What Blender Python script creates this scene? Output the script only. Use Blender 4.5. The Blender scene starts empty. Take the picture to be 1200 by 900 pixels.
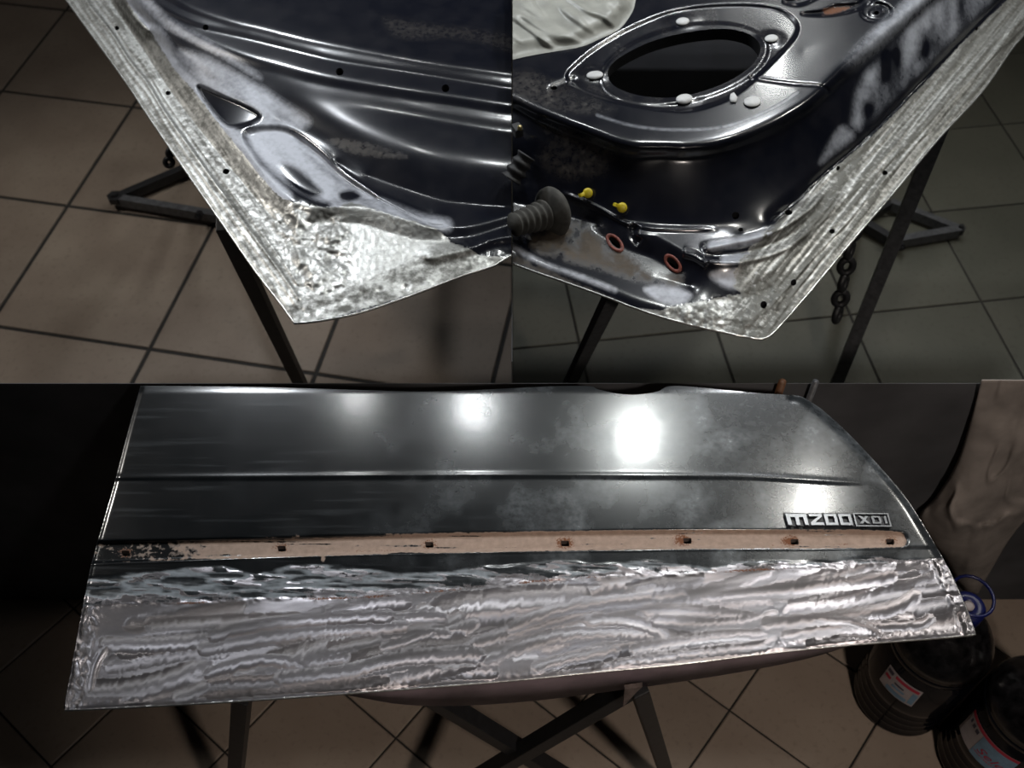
import bpy, bmesh, math, random
import numpy as np
from mathutils import Vector, Matrix

# ------------------------------------------------------------------ camera, world, light, exposure
H = 2.0                      # eye height above the workshop floor
PITCH = math.radians(52.5)   # the photographer looks down onto the doors
F = 1200.0                   # focal length in pixels of the 1200 x 900 frame
scene = bpy.context.scene
COL = scene.collection
cam_d = bpy.data.cameras.new('camera'); cam_d.sensor_width = 36; cam_d.lens = 36.0 * F / 1200.0
cam_d.clip_start = 0.05
cam_d.dof.use_dof = True; cam_d.dof.focus_distance = 1.42; cam_d.dof.aperture_fstop = 5.6
cam = bpy.data.objects.new('camera', cam_d); COL.objects.link(cam)
cam.location = (0, 0, H); cam.rotation_euler = (math.pi / 2 - PITCH, 0, 0)
scene.camera = cam
scene.view_settings.view_transform = 'Standard'; scene.view_settings.look = 'None'
scene.view_settings.gamma = 1.0; scene.view_settings.use_curve_mapping = False
scene.view_settings.exposure = 0.0
world = bpy.data.worlds.new('workshop_air'); scene.world = world; world.use_nodes = True
world.node_tree.nodes['Background'].inputs[0].default_value = (0.05, 0.055, 0.065, 1)
world.node_tree.nodes['Background'].inputs[1].default_value = 0.25

# mirrored ceiling lamps and added fill lamps: position, watts, cone angle, aim point, colour, bulb radius, label
def mirror_lamp(u, v, zp, zl):
    """lamp position whose mirror image in a level sheet at height zp shows at pixel (u, v)"""
    x = (u - 600.0) / F; y = (450.0 - v) / F
    d = (x, math.cos(PITCH) + y * math.sin(PITCH), -math.sin(PITCH) + y * math.cos(PITCH))
    t = (zp - H) / d[2]; t2 = (zl - zp) / -d[2]
    return (d[0] * (t + t2), d[1] * (t + t2), zl)
LAMPS = [
    (mirror_lamp(748, 512, 0.806, 2.75), 26, 110, (0.15, 0.75, 0.8), (0.95, 1.0, 0.98), 0.05, 'round ceiling lamp hanging above the near door, right of the divider'),
    (mirror_lamp(556, 476, 0.806, 2.75), 9, 110, (-0.10, 0.75, 0.8), (0.92, 0.98, 1.0), 0.045, 'round ceiling lamp hanging just left of the divider'),
    (mirror_lamp(418, 462, 0.806, 2.75), 2.5, 110, (-0.35, 0.8, 0.8), (0.92, 0.98, 1.0), 0.04, 'round ceiling lamp hanging farthest left above the near door'),
    (mirror_lamp(960, 600, 0.800, 2.75), 20, 120, (0.45, 0.75, 0.8), (1.0, 1.0, 0.94), 0.06, 'round ceiling lamp hanging farthest right, above the emblem'),
    ((-1.0, 2.66, 2.50), 58, 66, (-0.30, 1.05, 0.85), (0.88, 0.94, 1.0), 0.08, 'large added fill lamp lighting the left inner door panel'),  # unseen lamp, added to brighten the bare steel corner
    ((0.95, 2.70, 2.55), 42, 80, (0.40, 1.15, 0.90), (0.90, 0.95, 1.0), 0.08, 'large added fill lamp lighting the right inner door panel'),  # added out of view to light the right panel
    ((0.70, -0.60, 2.50), 62, 54, (0.48, 0.60, 0.10), (1.0, 0.87, 0.76), 0.07, 'warm added fill lamp behind the viewer, aimed at the near floor'),  # fill light added for the dark near floor
    ((-1.75, 1.75, 2.35), 38, 72, (-0.90, 1.40, 0.0), (1.0, 0.95, 0.88), 0.07, 'warm added fill lamp high on the far left, aimed at brown floor tiles'),  # added fill for the left bay floor
    ((1.85, 1.75, 2.35), 22, 85, (0.85, 1.55, 0.0), (1.0, 0.97, 0.88), 0.07, 'added fill lamp high on the far right, aimed at greenish floor tiles'),  # weaker fill, added over the right bay floor
    (mirror_lamp(912, 72, 0.972, 2.7), 12, 60, (0.35, 1.45, 0.95), (0.97, 1.0, 0.98), 0.045, 'small lamp hanging far back, shining on the speaker opening'),
]

# ------------------------------------------------------------------ helpers
rng = random.Random(7)
CP, SP = math.cos(PITCH), math.sin(PITCH)

def pixdir(u, v):
    x = (np.asarray(u, float) - 600.0) / F; y = (450.0 - np.asarray(v, float)) / F
    return x, CP + y * SP, -SP + y * CP

def pix(u, v, z):
    """point at height z on the ray through pixel (u, v)"""
    dx, dy, dz = pixdir(u, v)
    t = (np.asarray(z, float) - H) / dz
    return np.stack([dx * t, dy * t, np.broadcast_to(z, np.shape(dx * t)) + 0.0 * t], -1)

def pv(u, v, z):
    return Vector(pix(u, v, z).tolist())

def pixY(u, v, Y):
    dx, dy, dz = pixdir(u, v); t = Y / dy
    return Vector((float(dx * t), float(Y), float(H + dz * t)))

def link(name, me, mat=None, parent=None):
    o = bpy.data.objects.new(name, me); COL.objects.link(o)
    if mat is not None and me is not None:
        me.materials.clear(); me.materials.append(mat)
    if parent is not None: o.parent = parent
    return o

def empty(name, loc, rz=0.0):
    o = bpy.data.objects.new(name, None); COL.objects.link(o)
    o.location = loc; o.rotation_euler = (0, 0, rz); o.empty_display_size = 0.1
    return o

def tag(o, label, cat, group=None):
    o['label'] = label; o['category'] = cat
    if group: o['group'] = group
    return o

def structure(o, label=None):
    o['kind'] = 'structure'
    if label: o['label'] = label
    return o

def attach(o, root):
    """parent an object built in world coordinates below a root that stands somewhere else"""
    o.parent = root
    o.matrix_parent_inverse = Matrix.Translation(-root.location)
    return o

def mesh_from(name, verts, faces, smooth=False):
    me = bpy.data.meshes.new(name)
    me.from_pydata([tuple(map(float, v)) for v in verts], [], faces); me.update()
    if smooth:
        me.polygons.foreach_set('use_smooth', [True] * len(me.polygons))
    return me

def bm_mesh(name, bm, smooth=False):
    bmesh.ops.recalc_face_normals(bm, faces=bm.faces[:])
    me = bpy.data.meshes.new(name); bm.to_mesh(me); bm.free()
    if smooth: me.polygons.foreach_set('use_smooth', [True] * len(me.polygons))
    return me

def box_bm(bm, cx, cy, cz, sx, sy, sz, rot=None, bevel=0.0):
    r = bmesh.ops.create_cube(bm, size=1.0)
    vs = r['verts']
    M = Matrix.Translation((cx, cy, cz)) @ (rot.to_4x4() if rot else Matrix.Identity(4)) @ Matrix.Diagonal((sx, sy, sz, 1))
    bmesh.ops.transform(bm, matrix=M, verts=vs)
    if bevel > 0:
        es = list({e for v in vs for e in v.link_edges})
        bmesh.ops.bevel(bm, geom=es, offset=bevel, segments=2, affect='EDGES', profile=0.7)

def bar_bm(bm, a, b, w, t, up=Vector((0, 0, 1)), bevel=0.002):
    """rectangular bar from a to b, w wide and t thick"""
    a = Vector(a); b = Vector(b); d = (b - a); L = d.length; d.normalize()
    s = d.cross(up)
    if s.length < 1e-4: s = d.cross(Vector((1, 0, 0)))
    s.normalize(); n = s.cross(d)
    rot = Matrix((s, d, n)).transposed()
    c = (a + b) / 2
    box_bm(bm, c.x, c.y, c.z, w, L, t, rot, bevel)

def tube(points, r, n=10, cap=True, radii=None):
    """tube mesh along a list of points; returns verts, faces"""
    pts = [Vector(p) for p in points]; V = []; Fc = []
    up = Vector((0, 0, 1)); prev = None
    for i, p in enumerate(pts):
        d = (pts[min(i + 1, len(pts) - 1)] - pts[max(i - 1, 0)]).normalized()
        if prev is None:
            s = d.cross(up)
            if s.length < 1e-3: s = d.cross(Vector((1, 0, 0)))
        else:
            s = prev - d * prev.dot(d)
        s.normalize(); prev = s; q = d.cross(s)
        rr = radii[i] if radii else r
        for k in range(n):
            a = 2 * math.pi * k / n
            V.append(p + (s * math.cos(a) + q * math.sin(a)) * rr)
    for i in range(len(pts) - 1):
        for k in range(n):
            Fc.append((i * n + k, i * n + (k + 1) % n, (i + 1) * n + (k + 1) % n, (i + 1) * n + k))
    if cap:
        Fc.append(tuple(range(n - 1, -1, -1))); m = (len(pts) - 1) * n
        Fc.append(tuple(range(m, m + n)))
    return V, Fc

def tube_mesh(name, points, r, n=10, radii=None, smooth=True):
    V, Fc = tube(points, r, n, True, radii)
    return mesh_from(name, V, Fc, smooth)

def lathe(profile, n=40):
    V = []; Fc = []
    for (r, z) in profile:
        for k in range(n):
            a = 2 * math.pi * k / n
            V.append((r * math.cos(a), r * math.sin(a), z))
    for i in range(len(profile) - 1):
        for k in range(n):
            Fc.append((i * n + k, i * n + (k + 1) % n, (i + 1) * n + (k + 1) % n, (i + 1) * n + k))
    Fc.append(tuple(range(n - 1, -1, -1))); m = (len(profile) - 1) * n
    Fc.append(tuple(range(m, m + n)))
    return V, Fc

def smooth_poly(pts, n=8, closed=False):
    """Catmull-Rom through the points"""
    P = [np.array(p, float) for p in pts]; out = []
    m = len(P)
    rngi = range(m) if closed else range(m - 1)
    for i in rngi:
        if closed: p0, p1, p2, p3 = P[(i - 1) % m], P[i], P[(i + 1) % m], P[(i + 2) % m]
        else: p0, p1, p2, p3 = P[max(i - 1, 0)], P[i], P[i + 1], P[min(i + 2, m - 1)]
        for k in range(n):
            t = k / n
            out.append(0.5 * ((2 * p1) + (-p0 + p2) * t + (2 * p0 - 5 * p1 + 4 * p2 - p3) * t * t + (-p0 + 3 * p1 - 3 * p2 + p3) * t ** 3))
    if not closed: out.append(P[-1])
    return np.array(out)

def seg_dist(X, Y, poly, closed=False, reach=None):
    """distance, closest point and side of a polyline for all points; beyond reach -> big"""
    poly = np.asarray(poly, float)[:, :2]
    A = poly if closed else poly[:-1]
    B = np.roll(poly, -1, 0) if closed else poly[1:]
    shp = X.shape; x = X.ravel(); y = Y.ravel()
    best = np.full(x.shape, 1e9); cx = np.zeros_like(x); cy = np.zeros_like(x); sd = np.ones_like(x); par = np.zeros_like(x)
    if reach is not None:
        lo = poly.min(0) - reach; hi = poly.max(0) + reach
        idx = np.nonzero((x >= lo[0]) & (x <= hi[0]) & (y >= lo[1]) & (y <= hi[1]))[0]
    else: idx = np.arange(x.size)
    xs = x[idx]; ys = y[idx]
    bb = np.full(xs.shape, 1e9); bx = np.zeros_like(xs); by = np.zeros_like(xs); bs = np.ones_like(xs); bp = np.zeros_like(xs)
    n = len(A)
    for i in range(n):
        ax, ay = A[i]; dx, dy = B[i] - A[i]; L2 = dx * dx + dy * dy + 1e-12
        t = np.clip(((xs - ax) * dx + (ys - ay) * dy) / L2, 0, 1)
        px = ax + t * dx; py = ay + t * dy
        d = (xs - px) ** 2 + (ys - py) ** 2
        m = d < bb
        bb[m] = d[m]; bx[m] = px[m]; by[m] = py[m]; bp[m] = (i + t[m]) / n
        c = dx * (ys - ay) - dy * (xs - ax)
        bs[m] = np.where(c[m] >= 0, 1.0, -1.0)
    best[idx] = np.sqrt(bb); cx[idx] = bx; cy[idx] = by; sd[idx] = bs; par[idx] = bp
    return best.reshape(shp), cx.reshape(shp), cy.reshape(shp), sd.reshape(shp), par.reshape(shp)

def inside(X, Y, poly):
    poly = np.asarray(poly, float); c = np.zeros(X.shape, bool)
    n = len(poly); j = n - 1
    for i in range(n):
        xi, yi = poly[i]; xj, yj = poly[j]
        m = ((yi > Y) != (yj > Y)) & (X < (xj - xi) * (Y - yi) / (yj - yi + 1e-12) + xi)
        c ^= m; j = i
    return c

def sstep(a, b, x):
    t = np.clip((x - a) / (b - a + 1e-12), 0, 1); return t * t * (3 - 2 * t)

def noise2(X, Y, cell, seed):
    """smooth value noise with the given cell size in pixels (cell may be a pair)"""
    r = np.random.RandomState(seed)
    cxs, cys = (cell if isinstance(cell, tuple) else (cell, cell))
    gx = X / cxs + 4000.37; gy = Y / cys + 4000.71
    ix = np.floor(gx).astype(int); iy = np.floor(gy).astype(int)
    fx = gx - ix; fy = gy - iy; fx = fx * fx * (3 - 2 * fx); fy = fy * fy * (3 - 2 * fy)
    T = r.rand(256, 256)
    g = lambda a, b: T[a & 255, b & 255]
    return (g(ix, iy) * (1 - fx) + g(ix + 1, iy) * fx) * (1 - fy) + (g(ix, iy + 1) * (1 - fx) + g(ix + 1, iy + 1) * fx) * fy

def fbm(X, Y, cell, seed, octs=3):
    if not isinstance(cell, tuple): cell = (cell, cell)
    s = 0; a = 1; tot = 0
    for o in range(octs):
        s = s + a * noise2(X, Y, (cell[0] / 2 ** o, cell[1] / 2 ** o), seed + o * 17); tot += a; a *= 0.5
    return s / tot

def blur(a, s):
    if s <= 0: return a
    r = max(1, int(3 * s)); k = np.exp(-0.5 * (np.arange(-r, r + 1) / s) ** 2); k /= k.sum()
    p = np.pad(a, ((r, r), (0, 0)), 'edge'); o = sum(k[i] * p[i:i + a.shape[0]] for i in range(2 * r + 1))
    p = np.pad(o, ((0, 0), (r, r)), 'edge'); return sum(k[i] * p[:, i:i + a.shape[1]] for i in range(2 * r + 1))

class Sheet:
    """a pressed steel sheet: heights above a level plane, laid out on a fine grid"""
    def __init__(s, box, step, z0):
        s.step = step; s.z0 = z0; s.box = box
        us = np.arange(box[0], box[2] + step * 0.5, step); vs = np.arange(box[1], box[3] + step * 0.5, step)
        s.U, s.V = np.meshgrid(us, vs); s.h = np.zeros_like(s.U); s.masks = {}; s.grain = None
    def solve(s, cons, iters=260, soft=1.0):
        """heights that follow the given fold lines [(points, height or list)] and stretch evenly between"""
        ny, nx = s.U.shape
        val = np.zeros((ny, nx)); cnt = np.zeros((ny, nx))
        for pts, hs in cons:
            pts = np.asarray(pts, float)
            hs = np.full(len(pts), hs, float) if np.isscalar(hs) else np.asarray(hs, float)
            for i in range(len(pts) - 1):
                n = int(max(2, np.hypot(*(pts[i + 1] - pts[i])) / s.step * 2))
                t = np.linspace(0, 1, n)
                uu = pts[i, 0] + t * (pts[i + 1, 0] - pts[i, 0]); vv = pts[i, 1] + t * (pts[i + 1, 1] - pts[i, 1])
                hh = hs[i] + t * (hs[i + 1] - hs[i])
                ii = np.round((vv - s.box[1]) / s.step).astype(int); jj = np.round((uu - s.box[0]) / s.step).astype(int)
                m = (ii >= 0) & (ii < ny) & (jj >= 0) & (jj < nx)
                np.add.at(val, (ii[m], jj[m]), hh[m]); np.add.at(cnt, (ii[m], jj[m]), 1)
        cur = None
        for lev in (16, 8, 4, 2, 1):
            my, mx = -(-ny // lev), -(-nx // lev)
            pv_ = np.pad(val, ((0, my * lev - ny), (0, mx * lev - nx))).reshape(my, lev, mx, lev).sum((1, 3))
            pc = np.pad(cnt, ((0, my * lev - ny), (0, mx * lev - nx))).reshape(my, lev, mx, lev).sum((1, 3))
            fix = pc > 0; target = np.where(fix, pv_ / np.maximum(pc, 1), 0)
            if cur is None: cur = np.full((my, mx), target[fix].mean())
            else: cur = np.repeat(np.repeat(cur, 2, 0), 2, 1)[:my, :mx]
            cur = np.where(fix, target, cur)
            for it in range(iters if lev > 1 else iters // 2):
                p = np.pad(cur, 1, 'edge')
                cur = np.where(fix, target, 0.25 * (p[:-2, 1:-1] + p[2:, 1:-1] + p[1:-1, :-2] + p[1:-1, 2:]))
        s.h = blur(cur, soft / s.step)
    def line(s, pts, reach=60, n=6):
        P = smooth_poly(pts, n)
        return seg_dist(s.U, s.V, P, reach=reach)
    def ridge(s, pts, height, width, taper=0.0):
        d, _, _, _, t = s.line(pts, reach=width * 4)
        k = 1.0
        if taper: k = sstep(0, taper, t) * sstep(0, taper, 1 - t)
        s.h += height * np.exp(-(d / width) ** 2) * k
    def poly(s, pts, soft=3.0, smooth=True):
        P = smooth_poly(pts, 6, True) if smooth else np.asarray(pts, float)
        d, _, _, _, _ = seg_dist(s.U, s.V, P, True, reach=soft * 3 + 40)
        ins = inside(s.U, s.V, P)
        return sstep(-soft, soft, np.where(ins, np.minimum(d, 1e6), -np.minimum(d, 1e6)))
    def band(s, pts, width, soft=3.0, taper=0.0):
        d, _, _, _, t = s.line(pts, reach=width + soft * 3)
        k = 1.0
        if taper: k = sstep(0, taper, t) * sstep(0, taper, 1 - t)
        return (1 - sstep(width - soft, width + soft, d)) * k
    def sample(s, a, u, v):
        ny, nx = s.U.shape
        x = np.clip((np.asarray(u, float) - s.box[0]) / s.step, 0, nx - 1.001); y = np.clip((np.asarray(v, float) - s.box[1]) / s.step, 0, ny - 1.001)
        i = y.astype(int); j = x.astype(int); fy = y - i; fx = x - j
        return (a[i, j] * (1 - fx) + a[i, j + 1] * fx) * (1 - fy) + (a[i + 1, j] * (1 - fx) + a[i + 1, j + 1] * fx) * fy
    def at(s, u, v, dz=0.0):
        return Vector(pix(float(u), float(v), float(s.z0 + s.sample(s.h, u, v) + dz)).tolist())
    def build(s, name, outline, holes, mat, parent):
        U = s.U.copy(); V = s.V.copy(); st = s.step
        d, cx, cy, _, _ = seg_dist(U, V, outline, True)
        sd = np.where(inside(U, V, outline), d, -d)
        for hp in holes:
            d2, x2, y2, _, _ = seg_dist(U, V, hp, True, reach=14)
            s2 = np.where(inside(U, V, hp), -np.minimum(d2, 1e6), np.minimum(d2, 1e6))
            m = s2 < sd
            sd = np.where(m, s2, sd); cx = np.where(m, x2, cx); cy = np.where(m, y2, cy)
        thr = 0.3 * st
        mv = (sd < thr) & (sd > -3 * st)
        U[mv] = cx[mv]; V[mv] = cy[mv]
        good = sd > thr
        kf = good[:-1, :-1] | good[1:, :-1] | good[:-1, 1:] | good[1:, 1:]
        hh = s.sample(s.h, U, V)
        P = pix(U, V, s.z0 + hh)
        ny, nx = U.shape
        I = np.arange(ny * nx).reshape(ny, nx)
        q = np.stack([I[:-1, :-1], I[1:, :-1], I[1:, 1:], I[:-1, 1:]], -1)[kf]
        used = np.zeros(ny * nx, bool); used[q.ravel()] = True
        remap = -np.ones(ny * nx, int); remap[used] = np.arange(used.sum())
        q = remap[q]; co = P.reshape(-1, 3)[used]
        me = bpy.data.meshes.new(name)
        me.vertices.add(len(co)); me.vertices.foreach_set('co', co.astype(np.float32).ravel())
        me.loops.add(q.size); me.loops.foreach_set('vertex_index', q.ravel().astype(np.int32))
        me.polygons.add(len(q)); me.polygons.foreach_set('loop_start', np.arange(0, q.size, 4, dtype=np.int32))
        me.polygons.foreach_set('use_smooth', np.ones(len(q), bool))
        me.update(calc_edges=True)
        for k, a in s.masks.items():
            at = me.attributes.new(k, 'FLOAT', 'POINT')
            at.data.foreach_set('value', np.clip(a, 0, 1).reshape(-1)[used].astype(np.float32))
        if s.grain is not None:           # direction of the grinding marks
            at = me.attributes.new('grain', 'FLOAT_VECTOR', 'POINT')
            gv = np.stack([np.cos(s.grain), np.sin(s.grain), 0 * s.grain], -1).reshape(-1, 3)[used]
            at.data.foreach_set('vector', gv.astype(np.float32).ravel())
        me.validate(); me.update()
        o = link(name, me, mat); attach(o, parent)
        return o
    def lip(s, name, pts, drop, mat, parent, out=0.0):
        """folded edge of the sheet: a flattened roll along a border line"""
        P = [pv(u, v, s.z0 + float(s.sample(s.h, u, v))) - Vector((0, 0, drop * 0.30)) for (u, v) in pts]
        o = link(name, tube_mesh(name, P, drop * 0.32, 10), mat); attach(o, parent)
        return o
    def soften(s, pts, width, sigma, soft=None):
        """larger bending radius along a fold"""
        m = s.band(pts, width, soft or width * 0.8)
        s.h = s.h * (1 - m) + blur(s.h, sigma / s.step) * m

# ------------------------------------------------------------------ materials
def mat_new(name):
    m = bpy.data.materials.new(name); m.use_nodes = True
    return m, m.node_tree, m.node_tree.nodes['Principled BSDF']

def simple(name, col, rough=0.5, metal=0.0, noise=0.0, scale=40.0, bump=0.0, emit=None, spec=0.5, stretch=None):
    m, nt, b = mat_new(name)
    b.inputs['Base Color'].default_value = (*col, 1); b.inputs['Roughness'].default_value = rough
    b.inputs['Metallic'].default_value = metal; b.inputs['Specular IOR Level'].default_value = spec
    if emit:
        b.inputs['Emission Color'].default_value = (*emit[0], 1); b.inputs['Emission Strength'].default_value = emit[1]
    if noise or bump:
        tc = nt.nodes.new('ShaderNodeTexCoord'); n = nt.nodes.new('ShaderNodeTexNoise')
        n.inputs['Scale'].default_value = scale; n.inputs['Detail'].default_value = 5
        src = tc.outputs['Object']
        if stretch:
            mp = nt.nodes.new('ShaderNodeMapping'); mp.inputs['Scale'].default_value = stretch
            nt.links.new(src, mp.inputs[0]); src = mp.outputs[0]
        nt.links.new(src, n.inputs['Vector'])
        if noise:
            r = nt.nodes.new('ShaderNodeMapRange'); r.inputs['From Min'].default_value = 0.3; r.inputs['From Max'].default_value = 0.7
            r.inputs['To Min'].default_value = 1 - noise; r.inputs['To Max'].default_value = 1 + noise
            mx = nt.nodes.new('ShaderNodeMix'); mx.data_type = 'RGBA'; mx.blend_type = 'MULTIPLY'; mx.inputs[0].default_value = 1
            mx.inputs[6].default_value = (*col, 1)
            nt.links.new(n.outputs[0], r.inputs[0]); nt.links.new(r.outputs[0], mx.inputs[7]); nt.links.new(mx.outputs[2], b.inputs['Base Color'])
        if bump:
            bp = nt.nodes.new('ShaderNodeBump'); bp.inputs['Strength'].default_value = bump; bp.inputs['Distance'].default_value = 0.003
            nt.links.new(n.outputs[0], bp.inputs['Height']); nt.links.new(bp.outputs[0], b.inputs['Normal'])
    return m

def sheet_mat(name, paint, paint_rough, bare=(0.55, 0.55, 0.53), bare_dark=(0.16, 0.155, 0.145), scuff_glint=(0.50, 0.52, 0.58),
              dust=(0.095, 0.076, 0.056), tan=(0.40, 0.29, 0.23), rust=(0.16, 0.06, 0.025), bare_rough=0.36, haze=0.0, coat=0.6, bare_bump=0.25, grime_k=0.35, mottle=0.72, brush=0.0, bare_coat=0.0, aniso=0.0):
    """steel sheet in dark paint; attributes: bare steel, scuffed paint with painted highlights, dust, tan primer, rust, grime"""
    m, nt, b = mat_new(name); N = nt.nodes; Lk = nt.links
    tc = N.new('ShaderNodeTexCoord')
    def noise(sc, det=4, st=None, rough=0.6):
        n = N.new('ShaderNodeTexNoise'); n.inputs['Scale'].default_value = sc; n.inputs['Detail'].default_value = det; n.inputs['Roughness'].default_value = rough
        src = tc.outputs['Object']
        if st:
            mp = N.new('ShaderNodeMapping'); mp.inputs['Scale'].default_value = st; Lk.new(src, mp.inputs[0]); src = mp.outputs[0]
        Lk.new(src, n.inputs['Vector']); return n.outputs[0]
    def attr(nm):
        a = N.new('ShaderNodeAttribute'); a.attribute_name = nm; return a.outputs['Fac']
    def rg(src, a, b_, c, d):
        r = N.new('ShaderNodeMapRange'); r.inputs[1].default_value = a; r.inputs[2].default_value = b_; r.inputs[3].default_value = c; r.inputs[4].default_value = d
        Lk.new(src, r.inputs[0]); return r.outputs[0]
    def math_(op, x, y):
        k = N.new('ShaderNodeMath'); k.operation = op; k.use_clamp = False
        for i, q in enumerate((x, y)):
            if isinstance(q, (int, float)): k.inputs[i].default_value = q
            else: Lk.new(q, k.inputs[i])
        return k.outputs[0]
    def edge(nm, nz, k=0.5, w=0.16):
        """crisp, broken border of a patch"""
        a_ = attr(nm)
        s_ = math_('ADD', a_, math_('MULTIPLY', rg(nz, 0.3, 0.7, -k, k), rg(a_, 0.02, 0.3, 0, 1)))
        return rg(s_, 0.5 - w, 0.5 + w, 0, 1)
    def mixc(f, a, c):
        x = N.new('ShaderNodeMix'); x.data_type = 'RGBA'
        Lk.new(f, x.inputs[0])
        for i, q in ((6, a), (7, c)):
            if isinstance(q, tuple): x.inputs[i].default_value = (*q, 1)
            else: Lk.new(q, x.inputs[i])
        return x.outputs[2]
    def mixf(f, a, c):
        x = N.new('ShaderNodeMix'); x.data_type = 'FLOAT'; Lk.new(f, x.inputs[0])
        for i, q in ((2, a), (3, c)):
            if isinstance(q, (int, float)): x.inputs[i].default_value = q
            else: Lk.new(q, x.inputs[i])
        return x.outputs[0]
    fine = noise(420, 3); mid = noise(120, 5); coarse = noise(22, 5); scratch = noise(90, 3, (0.35, 9, 1))
    f_bare = edge('bare', mid, 0.35); f_scuff_glint = edge('scuff_glint', mid, 0.16, 0.5); f_dust = edge('dust', mid, 0.30, 0.48)
    f_tan = edge('tan', mid, 0.3, 0.12); f_rust = edge('rust', fine, 0.4, 0.2); f_grime = edge('grime', mid, grime_k, 0.45)
    hz = rg(coarse, 0.4, 0.7, 0.0, haze)
    c = mixc(hz, paint, (0.13, 0.12, 0.12))
    c = mixc(rg(f_scuff_glint, 0, 1, 0, 0.9), c, scuff_glint)
    metal_c = mixc(rg(mid, 0.35, 0.65, 0, 1), bare, tuple(x * mottle for x in bare))
    metal_c = mixc(f_grime, metal_c, bare_dark)
    c = mixc(f_bare, c, metal_c); c = mixc(f_tan, c, mixc(rg(mid, 0.3, 0.7, 0, 1), tan, tuple(x * 0.7 for x in tan)))
    c = mixc(rg(f_dust, 0, 1, 0, 0.85), c, dust); c = mixc(f_rust, c, rust)
    r = mixf(hz, paint_rough, paint_rough + 0.25)
    r = mixf(f_scuff_glint, r, 0.55)
    r = mixf(f_bare, r, rg(mid, 0.3, 0.7, bare_rough - 0.08 * (mottle < 0.9), bare_rough + 0.14 * (mottle < 0.9)))
    r = mixf(f_grime, r, mixf(f_bare, r, 0.6)); r = mixf(f_tan, r, 0.75); r = mixf(f_dust, r, 0.85); r = mixf(f_rust, r, 0.9)
    met = mixf(f_scuff_glint, 0.0, 0.15); met = mixf(f_bare, met, 0.88); met = mixf(f_tan, met, 0.0); met = mixf(f_dust, met, 0.0); met = mixf(f_rust, met, 0.0)
    if aniso:
        ga = N.new('ShaderNodeAttribute'); ga.attribute_name = 'grain'
        Lk.new(ga.outputs['Vector'], b.inputs['Tangent']); Lk.new(mixf(f_bare, 0.0, aniso), b.inputs['Anisotropic'])
    Lk.new(c, b.inputs['Base Color']); Lk.new(r, b.inputs['Roughness']); Lk.new(met, b.inputs['Metallic'])
    cw = mixf(f_scuff_glint, coat, 0.0); cw = mixf(f_bare, cw, bare_coat); cw = mixf(f_dust, cw, 0.0); cw = mixf(f_tan, cw, 0.0)
    Lk.new(cw, b.inputs['Coat Weight']); b.inputs['Coat Roughness'].default_value = 0.13
    bp = N.new('ShaderNodeBump'); bp.inputs['Distance'].default_value = 0.0012
    hgt = math_('ADD', math_('MULTIPLY', mid, 0.6 if brush == 0 else 0.06), math_('MULTIPLY', scratch, 0.6 if brush == 0 else 0.15))
    if brush:
        mp = N.new('ShaderNodeMapping'); mp.inputs['Rotation'].default_value = (0, 0, 0.5); mp.inputs['Scale'].default_value = (9, 0.8, 1)
        Lk.new(tc.outputs['Object'], mp.inputs[0])
        nb = N.new('ShaderNodeTexNoise'); nb.inputs['Scale'].default_value = 95; nb.inputs['Detail'].default_value = 3
        Lk.new(mp.outputs[0], nb.inputs['Vector'])
        hgt = math_('ADD', hgt, math_('MULTIPLY', nb.outputs[0], brush))
    Lk.new(hgt, bp.inputs['Height'])
    st = mixf(f_bare, mixf(f_dust, 0.012, 0.22), bare_bump); Lk.new(st, bp.inputs['Strength'])
    Lk.new(bp.outputs[0], b.inputs['Normal'])
    return m

def tile_mat(name, c1, c2, c3):
    m, nt, b = mat_new(name); N = nt.nodes; Lk = nt.links
    tc = N.new('ShaderNodeTexCoord'); oi = N.new('ShaderNodeObjectInfo')
    n = N.new('ShaderNodeTexNoise'); n.inputs['Scale'].default_value = 5; n.inputs['Detail'].default_value = 6
    Lk.new(tc.outputs['Object'], n.inputs['Vector'])
    n2 = N.new('ShaderNodeTexNoise'); n2.inputs['Scale'].default_value = 70; n2.inputs['Detail'].default_value = 4
    Lk.new(tc.outputs['Object'], n2.inputs['Vector'])
    cr = N.new('ShaderNodeValToRGB'); cr.color_ramp.elements[0].position = 0.32; cr.color_ramp.elements[1].position = 0.7
    cr.color_ramp.elements[0].color = (*c1, 1); cr.color_ramp.elements[1].color = (*c2, 1)
    Lk.new(n.outputs[0], cr.inputs[0])
    mx = N.new('ShaderNodeMix'); mx.data_type = 'RGBA'; mx.inputs[7].default_value = (*c3, 1)
    r = N.new('ShaderNodeMapRange'); r.inputs[1].default_value = 0.55; r.inputs[2].default_value = 0.75; r.inputs[4].default_value = 0.5
    Lk.new(n2.outputs[0], r.inputs[0]); Lk.new(r.outputs[0], mx.inputs[0]); Lk.new(cr.outputs[0], mx.inputs[6])
    hv = N.new('ShaderNodeHueSaturation'); r2 = N.new('ShaderNodeMapRange'); r2.inputs[3].default_value = 0.9; r2.inputs[4].default_value = 1.1
    Lk.new(oi.outputs['Random'], r2.inputs[0]); Lk.new(r2.outputs[0], hv.inputs['Value']); Lk.new(mx.outputs[2], hv.inputs['Color'])
    Lk.new(hv.outputs[0], b.inputs['Base Color']); b.inputs['Roughness'].default_value = 0.55
    b.inputs['Specular IOR Level'].default_value = 0.3
    return m

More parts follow.
